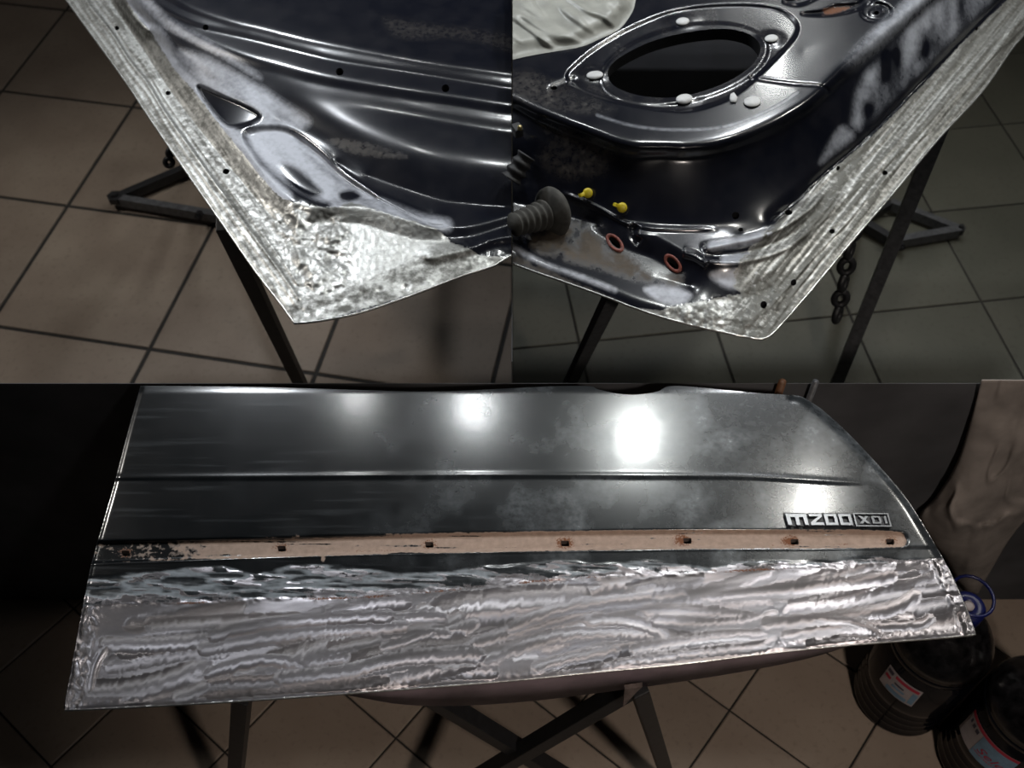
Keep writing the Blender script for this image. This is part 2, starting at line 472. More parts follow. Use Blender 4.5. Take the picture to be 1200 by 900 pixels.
M = {}
M['grout'] = simple('dark_grout', (0.022, 0.02, 0.018), 0.9, noise=0.3)
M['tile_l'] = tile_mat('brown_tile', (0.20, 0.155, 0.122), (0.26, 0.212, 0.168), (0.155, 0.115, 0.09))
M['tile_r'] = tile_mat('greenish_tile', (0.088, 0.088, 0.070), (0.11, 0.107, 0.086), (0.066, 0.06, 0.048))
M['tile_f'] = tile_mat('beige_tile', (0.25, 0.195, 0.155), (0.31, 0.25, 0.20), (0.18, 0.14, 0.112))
M['screen'] = simple('dark_screen_steel', (0.075, 0.075, 0.08), 0.85, spec=0.15, noise=0.35, scale=6)
M['wall'] = simple('grey_plaster', (0.08, 0.08, 0.085), 0.85, noise=0.15, scale=4)
M['ceiling'] = simple('grey_ceiling', (0.10, 0.105, 0.115), 0.9, noise=0.1, scale=3)
M['black_steel'] = simple('black_steel', (0.013, 0.013, 0.0145), 0.5, noise=0.3, scale=80, bump=0.1)
M['grey_steel'] = simple('grey_steel', (0.085, 0.086, 0.092), 0.5, 0.2, noise=0.3, scale=80, bump=0.1)
M['bulb'] = simple('lit_bulb', (1, 1, 1), 0.4, emit=((1.0, 0.98, 0.95), 40.0))
M['lamp_shell'] = simple('lamp_shell', (0.05, 0.05, 0.055), 0.4, 0.2, noise=0.1)
M['paint_in'] = sheet_mat('inner_panel_steel', (0.005, 0.006, 0.011), 0.22, haze=0.05, bare=(0.48, 0.48, 0.46), bare_dark=(0.13, 0.128, 0.118))
M['paint_out'] = sheet_mat('outer_panel_steel', (0.004, 0.005, 0.006), 0.17, haze=0.03, bare=(0.45, 0.425, 0.45), bare_rough=0.29, bare_bump=0.05, aniso=0.92, grime_k=0.0, mottle=0.96, brush=0.25, scuff_glint=(0.24, 0.27, 0.30), bare_dark=(0.20, 0.188, 0.19), coat=0.5)
M['hem'] = simple('bare_hem_steel', (0.62, 0.62, 0.60), 0.32, 0.9, noise=0.25, scale=120, bump=0.15)
M['skin_in'] = simple('dark_painted_skin', (0.008, 0.008, 0.010), 0.7, noise=0.3, scale=20, spec=0.15)
M['rail'] = simple('purplish_primed_rail', (0.34, 0.26, 0.30), 0.55, noise=0.5, scale=14)
M['white_plastic'] = simple('white_plug_plastic', (0.62, 0.62, 0.62), 0.5, noise=0.1, scale=60)
M['yellow'] = simple('yellow_clip_plastic', (0.75, 0.60, 0.03), 0.4, noise=0.1, scale=80)
M['rubber'] = simple('dusty_grey_rubber', (0.062, 0.06, 0.054), 0.85, noise=0.35, scale=60, bump=0.3)
M['black_rubber'] = simple('black_rubber', (0.02, 0.02, 0.022), 0.6, noise=0.3, scale=60)
M['red'] = simple('worn_red_paint', (0.20, 0.055, 0.04), 0.6, noise=0.5, scale=220, bump=0.2)
M['film'] = simple('dusty_white_film', (0.33, 0.33, 0.30), 0.38, noise=0.22, scale=28, bump=0.25)
M['cloth'] = simple('grubby_grey_cloth', (0.24, 0.21, 0.19), 0.9, noise=0.3, scale=16, bump=0.3)
M['chrome'] = simple('chrome', (0.16, 0.165, 0.175), 0.3, 1.0, noise=0.1, scale=200)
M['emblem_black'] = simple('emblem_black', (0.008, 0.008, 0.012), 0.4, noise=0.2, scale=90)
M['bottle'] = simple('dark_bottle_plastic', (0.0025, 0.003, 0.005), 0.12, noise=0.2, scale=8, spec=0.3)
M['bottle_dust'] = simple('dusty_bottle_shoulder', (0.006, 0.0055, 0.006), 0.2, noise=0.9, scale=60, bump=0.35)
M['cap_blue'] = simple('blue_cap_plastic', (0.006, 0.010, 0.085), 0.35, noise=0.1, scale=50)
M['label_white'] = simple('label_paper', (0.38, 0.34, 0.35), 0.5, noise=0.1, scale=60)
M['label_red'] = simple('label_red', (0.42, 0.015, 0.05), 0.5, noise=0.1, scale=60)
M['label_blue'] = simple('label_blue', (0.16, 0.28, 0.40), 0.5, noise=0.2, scale=50)
M['label_dark'] = simple('label_dark', (0.03, 0.03, 0.06), 0.5, noise=0.1, scale=60)
M['rust'] = simple('rusty_steel', (0.13, 0.10, 0.09), 0.7, 0.2, noise=0.4, scale=70, bump=0.2)
M['brown_pipe'] = simple('brown_pipe', (0.10, 0.04, 0.015), 0.6, noise=0.3, scale=50)

# ------------------------------------------------------------------ the place: floor, screens, walls
YS = 0.96                                          # the low screen stands here
SCREEN_TOP = pixY(600, 449.6, YS).z
RX, RY0, RY1, RZ = 3.6, -2.2, 5.2, 3.1

def slab(name, x0, x1, y0, y1, z0, z1, mat):
    bm = bmesh.new(); box_bm(bm, (x0 + x1) / 2, (y0 + y1) / 2, (z0 + z1) / 2, x1 - x0, y1 - y0, z1 - z0)
    o = link(name, bm_mesh(name, bm), mat); return structure(o)

floor = slab('floor', -RX, RX, RY0, RY1, -0.12, -0.004, M['grout'])
slab('ceiling', -RX, RX, RY0, RY1, RZ, RZ + 0.1, M['ceiling'])
slab('wall_left', -RX - 0.1, -RX, RY0, RY1, -0.12, RZ, M['wall'])
slab('wall_right', RX, RX + 0.1, RY0, RY1, -0.12, RZ, M['wall'])
slab('wall_back', -RX, RX, RY1, RY1 + 0.1, -0.12, RZ, M['wall'])
slab('wall_front', -RX, RX, RY0 - 0.1, RY0, -0.12, RZ, M['wall'])
slab('wall_screen', -RX, RX, YS, YS + 0.001, -0.004, SCREEN_TOP, M['screen'])
slab('wall_divider', -0.0005, 0.0005, YS + 0.003, 3.4, 0.0, 0.80, M['screen'])

def clip_poly(poly, x0, x1, y0, y1):
    def cut(P, f, inter):
        out = []
        for i in range(len(P)):
            a, b = P[i - 1], P[i]
            if f(b):
                if not f(a): out.append(inter(a, b))
                out.append(b)
            elif f(a): out.append(inter(a, b))
        return out
    def ix(c): return lambda a, b: (c, a[1] + (b[1] - a[1]) * (c - a[0]) / (b[0] - a[0]))
    def iy(c): return lambda a, b: (a[0] + (b[0] - a[0]) * (c - a[1]) / (b[1] - a[1]), c)
    for f, g in ((lambda p: p[0] >= x0, ix(x0)), (lambda p: p[0] <= x1, ix(x1)), (lambda p: p[1] >= y0, iy(y0)), (lambda p: p[1] <= y1, iy(y1))):
        if len(poly) < 3: return []
        poly = cut(poly, f, g)
    return poly

def tiles(origin, ang, size, size2, gap, area, mat):
    ca, sa = math.cos(ang), math.sin(ang)
    x0, x1, y0, y1 = area
    for i in range(-24, 25):
        for j in range(-24, 25):
            q = []
            for a, b in ((0, 0), (1, 0), (1, 1), (0, 1)):
                lx = (i + a) * size + (gap / 2 if a == 0 else -gap / 2); ly = (j + b) * size2 + (gap / 2 if b == 0 else -gap / 2)
                q.append((origin[0] + lx * ca - ly * sa, origin[1] + lx * sa + ly * ca))
            q = clip_poly(q, x0, x1, y0, y1)
            if len(q) < 3: continue
            ar = abs(sum(q[k - 1][0] * q[k][1] - q[k][0] * q[k - 1][1] for k in range(len(q)))) / 2
            if ar < 1e-4: continue
            cx = sum(p[0] for p in q) / len(q); cy = sum(p[1] for p in q) / len(q); n = len(q)
            V = []; top = rng.uniform(-0.0006, 0.0006)
            for (s_, z) in ((1.0, -0.004), (1.0, top - 0.0015), (None, top)):
                for (px, py) in q:
                    if s_ is None:
                        d = math.hypot(px - cx, py - cy); k = max(0, (d - 0.003) / d); V.append(((px - cx) * k, (py - cy) * k, z))
                    else: V.append((px - cx, py - cy, z))
            Fc = [tuple(range(2 * n, 3 * n))]
            for r in range(2):
                for k in range(n): Fc.append((r * n + k, r * n + (k + 1) % n, (r + 1) * n + (k + 1) % n, (r + 1) * n + k))
            o = link('tile', mesh_from('tile', V, Fc), mat, floor); o.location = (cx, cy, 0)

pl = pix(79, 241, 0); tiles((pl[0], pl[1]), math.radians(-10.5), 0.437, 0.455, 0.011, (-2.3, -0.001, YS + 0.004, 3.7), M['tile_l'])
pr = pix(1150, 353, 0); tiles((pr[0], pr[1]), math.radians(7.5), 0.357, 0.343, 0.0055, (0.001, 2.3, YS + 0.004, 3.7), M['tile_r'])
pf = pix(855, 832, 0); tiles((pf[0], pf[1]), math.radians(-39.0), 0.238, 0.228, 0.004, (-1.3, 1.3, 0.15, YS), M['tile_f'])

# ------------------------------------------------------------------ lamps
for (p, watts, cone, aim, colr, rad, lab) in LAMPS:
    p = Vector(p); d = (Vector(aim) - p).normalized()
    root = tag(empty('ceiling_or_fill_lamp', p), lab, 'lamp', 'lamps over the doors')
    rot = d.to_track_quat('-Z', 'Y')
    V, Fc = lathe([(0.012, 0.16), (0.03, 0.15), (0.04, 0.06), (rad * 1.5, 0.0), (rad * 1.5, -0.004), (0.036, 0.055)], 28)
    o = link('shade', mesh_from('shade', V, Fc, True), M['lamp_shell'], root); o.rotation_euler = rot.to_euler()
    V, Fc = lathe([(0.002, 0.03), (rad * 0.8, 0.025), (rad, 0.008), (rad * 0.8, -0.006), (0.002, -0.012)], 24)
    o = link('bulb', mesh_from('bulb', V, Fc, True), M['bulb'], root); o.rotation_euler = rot.to_euler()
    top = p - d * 0.155
    me = tube_mesh('cable', [top, Vector((top.x, top.y, RZ))], 0.004, 8)
    attach(link('cable', me, M['black_rubber']), root)
    ld = bpy.data.lights.new('lamp_light', 'SPOT'); ld.energy = watts; ld.spot_size = math.radians(cone); ld.spot_blend = 0.6
    ld.shadow_soft_size = rad; ld.color = colr
    lo = bpy.data.objects.new('lamp_light', ld); COL.objects.link(lo); lo.parent = root
    lo.location = d * (rad + 0.02); lo.rotation_euler = rot.to_euler()

# ------------------------------------------------------------------ left bay: lower hinge corner of an inner door panel
def circle_poly(u, v, ru, rv=None, rot=0.0, n=16):
    rv = ru if rv is None else rv; c, s_ = math.cos(rot), math.sin(rot)
    return np.array([(u + ru * math.cos(a) * c - rv * math.sin(a) * s_, v + ru * math.cos(a) * s_ + rv * math.sin(a) * c)
                     for a in [2 * math.pi * k / n for k in range(n)]])

def rims(sh, holes, mat, parent, drop=0.012):
    """turned-down rim of every punched hole"""
    for hp in holes:
        V = []; Fc = []; n = len(hp)
        for (u, v) in hp:
            a = sh.at(u, v); V += [a, a + Vector((0, 0, -drop))]
        for k in range(n):
            j = (k + 1) % n; Fc.append((2 * k, 2 * j, 2 * j + 1, 2 * k + 1))
        attach(link('hole_rim', mesh_from('hole_rim', V, Fc, True), mat), parent)

def skin_below(name, outline, z, mat, parent):
    pts = [pv(u, v, z) for (u, v) in outline]
    bm = bmesh.new(); vs = [bm.verts.new(p) for p in pts]; f = bm.faces.new(vs)
    r = bmesh.ops.extrude_face_region(bm, geom=[f])
    bmesh.ops.translate(bm, vec=(0, 0, -0.003), verts=[e for e in r['geom'] if isinstance(e, bmesh.types.BMVert)])
    attach(link(name, bm_mesh(name, bm), mat), parent)

ZL = 0.87
doorL = tag(empty('car_door', pv(345, 378, ZL - 0.02)), 'black inner car door panel with ground bare steel corner, above brown floor tiles', 'car door', 'dismantled car doors')
L = Sheet((60, -26, 601, 384), 1.25, ZL)
edgeL = smooth_poly([(59, -26), (78, 0), (105, 37), (147, 95), (180, 145), (233, 222), (270, 275), (300, 318), (330, 357), (345, 378)], 5)
edgeB = smooth_poly([(345, 378), (372, 375.5), (420, 366), (480, 346), (540, 323), (575, 312), (586, 306), (599.3, 298)], 5)
outL = np.vstack([edgeL, edgeB[1:], [(599.3, -26)]])
seam = [(88, -26), (104, 5), (130, 38), (152, 72), (172, 97), (195, 135), (220, 170), (245, 205), (262, 228), (285, 260), (315, 300), (335, 328), (350, 350)]
tline = [(118, -26), (132, 0), (152, 30), (176, 66), (202, 105), (230, 142), (262, 182), (290, 216), (312, 242), (335, 264)]
wline = [(140, -26), (152, 2), (180, 38), (207, 80), (230, 106), (262, 148), (285, 176), (310, 208), (332, 230), (362, 242), (400, 242), (440, 246), (480, 258), (515, 266)]
cA = [(160, -26), (205, 0), (230, 12), (270, 25), (300, 32), (340, 42), (380, 51), (450, 64), (520, 76), (600, 87)]
cB = [(150, -20), (185, 4), (225, 23), (265, 33), (300, 41), (360, 56), (400, 65), (480, 78), (600, 97)]
cC = [(148, -14), (170, 8), (200, 27), (240, 49), (275, 63), (300, 71), (360, 87), (400, 95), (470, 106), (530, 115), (600, 126)]
cD = [(146, -10), (160, 12), (190, 37), (220, 57), (262, 76), (300, 90), (340, 102), (380, 112), (450, 122), (520, 134), (600, 147)]
cE = [(318, 108), (340, 118), (370, 131), (420, 152), (480, 174), (540, 188), (600, 196)]
cE2 = [(330, 124), (345, 134), (372, 148), (420, 172), (480, 196), (540, 210), (600, 217)]
bead1 = [(522, 266), (545, 266), (565, 262), (600, 251)]
bead2 = [(500, 303), (540, 294), (562, 287), (580, 280), (600, 277)]
sm = lambda p: smooth_poly(p, 6)
up = lambda p, dv: [(a, b + dv) for a, b in p]
L.solve([
    (edgeL, 0.0), (edgeB, 0.0),
    (sm(seam), 0.0035), (sm(up(seam, -7)), 0.001), (sm(tline), 0.004), (sm(wline), 0.021),
    (sm(up(cA, -16)), 0.073), (sm(cA), 0.0725), (sm(up(cA, 6)), 0.0675), (sm(cB), 0.0672), (sm(up(cB, 7)), 0.062), (sm(up(cC, -3)), 0.0605), (sm(up(cC, 9)), 0.052),
    (sm(up(cD, -4)), 0.0495), (sm(up(cD, 8)), 0.043), (sm(cE), 0.040), (sm(up(cE2, 12)), 0.020),
    ([(560, -26), (600, -26)], 0.074), ([(250, -26), (600, -20)], 0.074), ([(420, -5), (600, 20)], 0.0745),
    ([(430, 205), (520, 236), (600, 243)], 0.010), ([(395, 190), (440, 222), (505, 252)], 0.011),
    (sm(bead1), 0.016), (sm(up(bead1, 12)), 0.009), (sm(bead2), 0.013), (sm(up(bead2, 10)), 0.005),
    ([(360, 262), (420, 262), (480, 280), (540, 285)], 0.009), ([(350, 300), (400, 330)], 0.005), ([(420, 330), (500, 305)], 0.006),
], soft=1.7)
for pts, w, sg in ((cE, 26, 9), (cE2, 22, 8), (cD, 9, 3.2), (cC, 8, 2.6), (cA, 6, 2.4), (cB, 6, 2.4), (wline[2:9], 8, 4)):
    L.soften(pts, w, sg)
rc = L.poly([(231, 102), (262, 145), (285, 147), (303, 139), (298, 130), (262, 113)], 3); L.h -= 0.007 * rc
tear = [(288, 160), (302, 151), (330, 151), (352, 161), (375, 179), (400, 204), (425, 222), (438, 233), (420, 237), (395, 238), (365, 231), (335, 214), (310, 194)]
tr = L.poly(tear, 5); L.h -= 0.007 * tr
L.ridge([(300, 170), (322, 196), (350, 222), (385, 232)], -0.0012, 6, 0.2)
L.ridge([(345, 160), (372, 180), (400, 206), (440, 232), (500, 262), (522, 264)], -0.0035, 2.2, 0.1)
for pts, hh, w in ((seam, 0.0016, 1.7), (up(seam, -16), 0.0009, 1.3), (up(tline, 5), -0.0012, 1.6), (up(seam, 12), 0.0010, 1.8),
                   (up(edgeL[::5].tolist(), -8), 0.0008, 1.6)):
    L.ridge(pts, hh, w)
# hammered and welded corner
nz = fbm(L.U, L.V, 15, 3, 3); nz2 = fbm(L.U, L.V, 4.5, 11, 2)
dS, _, _, sS, _ = L.line(wline, reach=900)
outer = (sS > 0) * 1.0                                    # side of the fold line towards the door edge
weld = L.poly([(318, 262), (345, 240), (385, 245), (408, 262), (410, 320), (395, 345), (350, 350), (338, 318)], 8)
L.h += weld * (nz - 0.5) * 0.0080 + outer * (nz2 - 0.5) * 0.0007 + weld * (fbm(L.U, L.V, 4, 91, 2) - 0.5) * 0.0010
for (u, v, r, a) in ((348, 258, 9, .003), (366, 290, 13, -.004), (385, 276, 9, .003), (352, 318, 8, -.004), (392, 300, 8, -.004), (347, 330, 6, .003), (372, 325, 10, .002)):
    L.h += a * np.exp(-((L.U - u) ** 2 + (L.V - v) ** 2) / r ** 2)
spots = [(352 + 24 * k + 5 * math.sin(k * 3), 362 - 5.4 * k + 2 * math.cos(k * 5)) for k in range(7)]
for (u, v) in spots: L.h -= 0.0018 * np.exp(-((L.U - u) ** 2 + (L.V - v) ** 2) / 16.0)
bareP = L.poly([(320, 246), (345, 236), (385, 244), (412, 238), (440, 246), (480, 258), (512, 268), (530, 285), (556, 292), (592, 303), (540, 326), (345, 382), (320, 345)], 4)
sideL = outer * sstep(0, 1, 1.0) * sstep(345, 318, L.U)
bare = np.maximum(bareP, np.clip(outer * sstep(0, 5, dS) * (L.U < 345), 0, 1))
bare *= 1 - L.poly([(546, 268), (575, 258), (604, 252), (604, 296), (578, 300), (556, 296)], 3)
scf = np.maximum.reduce([tr * 0.95, L.band(wline[1:9], 9, 6) * 0.9,
    L.poly([(220, 85), (200, 60), (240, 66), (290, 92), (330, 118), (362, 140), (350, 150), (300, 148), (312, 138), (300, 128), (262, 112), (238, 100)], 7) * 0.75,  # highlights around the triangular recess painted pale into this mask
    L.poly([(150, 5), (190, 30), (250, 62), (300, 92), (300, 84), (250, 52), (200, 22), (165, -8)], 5) * 0.55,
    L.band([(395, 240), (440, 240), (490, 258), (522, 264)], 7, 6) * 0.8])
scf *= 1 - rc
scf *= 1 - 1.0 * L.poly([(328, 192), (346, 196), (366, 212), (378, 226), (362, 232), (342, 220)], 5) - 1.0 * L.poly([(398, 226), (412, 223), (423, 230), (412, 236), (400, 234)], 3)
aL = L.U * 0.577 + L.V * 0.817; cL = L.U * 0.817 - L.V * 0.577     # along and across the left edge
strk = fbm(aL, cL, (55, 3.5), 23, 3); kb = sstep(318, 352, L.U)
strk = strk * (1 - kb) + fbm(L.U, L.V, (26, 9), 25, 3) * kb
grm = np.clip(outer * (0.50 + 1.5 * (strk - 0.5) + 0.9 * (fbm(L.U, L.V, 12, 21, 3) - 0.5)) * (1 - L.poly([(405, 245), (470, 255), (520, 275), (500, 300), (415, 330), (410, 290)], 8)) * (1 - 0.55 * weld), 0, 1)
grm = np.maximum(grm, 0.55 * L.poly([(200, 112), (225, 140), (262, 190), (300, 232), (322, 258), (312, 262), (255, 205), (205, 135)], 4))
dst = np.maximum.reduce([0.14 * L.poly([(450, 20), (500, 28), (560, 35), (604, 45), (604, 62), (540, 45), (470, 45)], 9),
                         0.25 * L.poly([(385, 163), (430, 168), (478, 184), (440, 184), (400, 175)], 5), 0.0 * L.U])
L.masks = dict(bare=bare, scuff_glint=np.clip(scf * (0.45 + 1.0 * fbm(L.U * 0.8 + L.V * 0.6, L.V * 0.8 - L.U * 0.6, (26, 9), 5, 3)), 0, 1), grime=grm, dust=dst, tan=0 * bare, rust=0 * bare)
holesL = [circle_poly(398, 84, 4.6), circle_poly(522, 103.5, 4.6), circle_poly(241, 32, 3.6), circle_poly(197, 109, 3.2, 2.6), circle_poly(265, 201, 4.2, 3.2), circle_poly(137, 33, 2.6)]
L.build('inner_panel', outL, holesL, M['paint_in'], doorL)
rims(L, holesL, M['black_steel'], doorL)
L.lip('hem_edge', np.vstack([edgeL, edgeB[1:]]), 0.006, M['hem'], doorL)
skin_below('outer_skin', outL, ZL - 0.014, M['skin_in'], doorL)

# ------------------------------------------------------------------ right bay: inner panel with loudspeaker opening
ZR = 0.85
doorR = tag(empty('car_door', pv(895, 394, ZR - 0.02)), 'black inner car door panel with large oval speaker opening and grey ground edge', 'car door', 'dismantled car doors')
R = Sheet((599.5, -26, 1232, 402), 1.25, ZR)
eR = smooth_poly([(1250, -28), (1225, 5), (1200, 40), (1185, 58), (1150, 108), (1100, 162), (1050, 222), (1000, 280), (950, 340), (915, 380), (902, 393), (893, 396.5)], 5)
eB = smooth_poly([(893, 396.5), (880, 395), (850, 389), (800, 377.5), (752, 363), (705, 345), (660, 329), (628, 318), (600.7, 308)], 5)
outR = np.vstack([[(600.7, -26)], eR, eB[1:]])
rim = [(600.7, 117), (634, 134), (690, 156), (735, 172), (770, 174), (820, 174), (860, 166), (900, 150), (930, 134), (955, 117), (978, 95), (1002, 72), (1040, 40), (1087, 0), (1115, -26)]
fold = [(600.7, 205), (640, 220), (690, 238), (745, 258), (800, 265), (850, 264), (884, 256), (910, 238), (945, 208), (1002, 160), (1060, 104), (1110, 55), (1165, 0), (1192, -26)]
fold2 = [(905, 262), (935, 235), (965, 205), (1015, 163), (1080, 98), (1130, 45), (1175, 2), (1202, -26)]
ridge2 = [(600.7, 289), (637, 309), (682, 325), (720, 340), (750, 352), (790, 362), (850, 372), (885, 372), (915, 345), (950, 305), (1000, 252), (1050, 195), (1100, 138), (1150, 82), (1200, 18), (1232, -24)]
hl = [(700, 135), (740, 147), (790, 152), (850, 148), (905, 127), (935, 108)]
hole = smooth_poly([(712, 86), (718, 74), (735, 62), (760, 50), (790, 41), (825, 35), (855, 34), (880, 41), (891, 54), (888, 67), (875, 82), (850, 97), (820, 108), (790, 114), (760, 113.5), (735, 108), (718, 99)], 5, True)
ring = [(664, 88), (676, 74), (700, 55), (740, 32), (790, 13), (850, 6), (905, 9), (931, 24), (933, 40), (915, 62), (895, 82), (868, 106), (840, 121), (800, 130), (745, 124), (700, 113), (672, 100)]
HP = 0.122
R.solve([
    (eR, 0.0), (eB, 0.0), (sm(ridge2), 0.006), (sm(fold2), 0.014), (sm(fold), 0.032),
    (sm(rim), HP - 0.004), (sm(up(rim, 9)), HP - 0.022), (sm(up(rim, -7)), HP),
    ([(600.7, -26), (1000, -26)], HP), ([(600.7, 60), (660, 90), (720, 140)], HP), (sm(hl), HP + 0.001), (np.vstack([hole, hole[:1]]), HP - 0.002), (smooth_poly(ring, 6, True), HP + 0.001),
    ([(940, 60), (1000, 30), (1040, -10)], HP), ([(700, 5), (600.7, 20)], HP),
    ([(600.7, 262), (650, 290), (700, 305), (760, 325), (810, 335)], 0.004), ([(745, 275), (770, 277), (790, 288), (815, 302), (840, 312), (870, 310)], 0.030),
    ([(690, 268), (730, 290), (760, 300), (800, 320)], 0.008), ([(870, 275), (910, 262), (940, 240)], 0.026),
    ([(830, 325), (870, 330), (900, 320), (950, 270)], 0.016), ([(840, 352), (880, 350), (905, 335)], 0.006),
    ([(600.7, 236), (650, 248), (700, 262)], 0.010), ([(640, 226), (700, 248), (740, 268)], 0.026),
], soft=1.8)
for pts, w, sg in ((up(rim, 2), 12, 4.5), (fold, 7, 3.0), ([(600.7, 289), (637, 309), (682, 325), (720, 340), (750, 352), (790, 362)], 7, 3.5)):
    R.soften(pts, w, sg)
rg_ = R.poly(ring, 3); R.h -= 0.0045 * rg_
ring_in = circle_poly(802, 75, 100, 44, -0.22, 48); rin = R.poly(ring_in, 3, False); R.h += 0.003 * rin
for (u, v, ru, rv, a) in ((697, 87, 16, 9, .003), (904, 46, 15, 9, .003), (802, 116, 20, 9, .002), (800, 25, 20, 9, .002)):
    R.h += a * np.exp(-(((L_ := (R.U - u) / ru)) ** 2 + ((R.V - v) / rv) ** 2) ** 2)
em = R.poly(circle_poly(1027, 14, 18, 11), 2.5); em2 = R.poly(circle_poly(1027, 15, 9, 5), 2)
R.h -= 0.006 * em; R.h += 0.002 * em2
slot = [(940, 16), (965, 12), (980, 6), (1003, 4), (1015, -4), (1040, -8), (1030, -2), (1008, 10), (985, 16), (962, 18)]
sl = R.poly(slot, 2.5); R.h -= 0.006 * sl
R.h -= 0.005 * R.poly([(918, 2), (935, -2), (950, -12), (975, -14), (960, -4), (938, 6)], 2.5)
R.ridge([(648, 104), (662, 98), (672, 94)], -0.004, 5)
# pressed beads around the lower corner
for pts, hh, w in (([(820, 292), (850, 286), (900, 274), (940, 252), (965, 228)], 0.006, 4.5), ([(825, 300), (870, 297), (920, 280), (950, 258)], -0.004, 4),
                   ([(822, 306), (870, 306), (915, 294), (950, 270)], 0.004, 4), ([(745, 262), (742, 276), (750, 285)], -0.006, 5),
                   ([(800, 296), (815, 300), (830, 310)], 0.005, 5), ([(884, 145), (920, 158), (968, 112), (990, 98)], 0.0, 3),
                   ([(655, 224), (700, 243), (735, 262), (780, 268), (845, 268)], 0.003, 2.6)):
    R.ridge(pts, hh, w, 0.12)
R.ridge([(876, 90), (905, 95), (930, 98), (962, 101), (972, 108)], -0.002, 2, 0.05)
dF, _, _, sF, _ = R.line(fold2, reach=900)
outR_m = np.where(sF > 0, 1.0, 0.0) * sstep(862, 930, R.U)
frg = [(ridge2[7:], 0.0022, 2.0)]
for k in range(12):
    o_ = 4 + k * 4.6; frg.append(([(p[0] + o_ * 0.78 * (0.75 if i == 0 else 1) - 4, p[1] + o_ * 0.62) for i, p in enumerate(fold2)], rng.uniform(-0.0014, 0.0016), rng.uniform(1.1, 2.2)))
wig = (fbm(R.U, R.V, 30, 77, 2) - 0.5)
for pts, hh, w in frg:
    d, _, _, _, _ = R.line(pts, reach=14)
    R.h += hh * np.exp(-((d + wig * 6) / w) ** 2) * outR_m
along = (R.U * 0.62 - R.V * 0.78); across = (R.U * 0.78 + R.V * 0.62)
stre = fbm(along, across, (60, 3.2), 31, 3)
fine_s = fbm(along, across, (90, 1.9), 37, 2)
R.h += outR_m * (fine_s - 0.5) * 0.0012
R.h += outR_m * (stre - 0.5) * 0.0030 + outR_m * (fbm(R.U, R.V, 5, 33, 2) - 0.5) * 0.0005
lowc = R.poly([(780, 362), (840, 350), (880, 340), (900, 320), (930, 330), (900, 398), (850, 390), (780, 376)], 6)
R.h += lowc * (fbm(R.U, R.V, 7, 41, 3) - 0.5) * 0.004
bare = np.maximum.reduce([outR_m * sstep(0, 4, dF), lowc, 0.75 * R.poly([(730, 362), (760, 362), (800, 368), (850, 375), (880, 385), (850, 389), (780, 374)], 3),
                          R.poly([(870, 300), (915, 262), (950, 240), (965, 262), (900, 335), (860, 340)], 6) * 0.8])
scr = fbm(along, across, (40, 9), 55, 3)
side = R.poly([(1010, 95), (1045, 55), (1100, 0), (1160, -20), (1160, 0), (1100, 60), (1050, 108), (1015, 145), (1005, 150), (1000, 140)], 8)
scf = np.maximum.reduce([side * np.clip(1.7 * fbm(R.U, R.V, (16, 40), 61, 2) - 0.35, 0, 1), R.band([(985, 84), (1020, 52), (1060, 15), (1100, -24), (1130, -52)], 8, 9, 0.35) * 0.8,  # scuffed side wall; the band paints the rim highlight pale
    R.poly([(962, 190), (985, 150), (1000, 160), (975, 180)], 6) * 0.7,
    R.poly([(835, 320), (870, 315), (905, 300), (940, 262), (960, 240), (955, 275), (910, 330), (860, 338), (840, 330)], 5) * 0.85,
    R.band([(835, 288), (890, 277), (935, 255), (960, 235)], 5, 4) * 0.8, R.band([(850, 305), (905, 295), (945, 272)], 5, 4) * 0.75,
    R.poly([(755, 338), (785, 336), (810, 345), (800, 356), (775, 354)], 4) * 0.75, R.band([(600, 289), (637, 309), (682, 325), (720, 340)], 3, 3) * 0.55,  # the band paints in the highlight along the lower ridge
    R.poly([(850, 350), (880, 358), (875, 366), (852, 362)], 4) * 0.9, R.poly([(732, 361), (775, 366), (782, 372), (740, 368)], 2) * 1.0,
    0.3 * R.band(hl, 1.5, 1.5)])  # faint pale line along the plateau crease
grm = np.where(sF > 0, 1.0, 0.0) * sstep(840, 890, R.U) * np.clip(0.78 + 1.4 * (stre - 0.5) + 1.6 * (fine_s - 0.5), 0, 1) + lowc * np.clip(0.5 + 1.5 * (fbm(R.U, R.V, 8, 43, 3) - 0.5), 0, 1)
dst = np.maximum.reduce([0.95 * R.poly([(655, 262), (685, 262), (705, 275), (735, 300), (770, 322), (800, 325), (782, 334), (745, 326), (700, 312), (640, 296), (615, 280), (640, 275)], 9) * np.clip(3.2 * fbm(R.U, R.V, 20, 71, 4) - 0.75, 0, 1),
    0.6 * R.poly([(600, 296), (640, 316), (700, 342), (735, 358), (700, 345), (640, 322), (600, 306)], 4) * np.clip(2 * fbm(R.U, R.V, 9, 72, 2) - 0.3, 0, 1),
    0.4 * R.poly([(640, 150), (700, 165), (720, 185), (690, 210), (640, 200)], 12) * fbm(R.U, R.V, 14, 73, 3), 0.12 * R.poly(ring, 6) * fbm(R.U, R.V, 14, 74, 3),
    0.30 * R.poly([(600, 80), (660, 100), (720, 130), (650, 128), (600, 110)], 10) * fbm(R.U, R.V, 18, 75, 3)])
rst = 0.8 * R.poly([(965, 10), (985, 8), (998, 8), (985, 14), (968, 17)], 2.5)
R.masks = dict(bare=bare, scuff_glint=np.clip(scf * (0.6 + 0.8 * fbm(R.U, R.V, 14, 5, 3)), 0, 1), grime=np.clip(grm, 0, 1), dust=dst, tan=0 * bare, rust=rst)
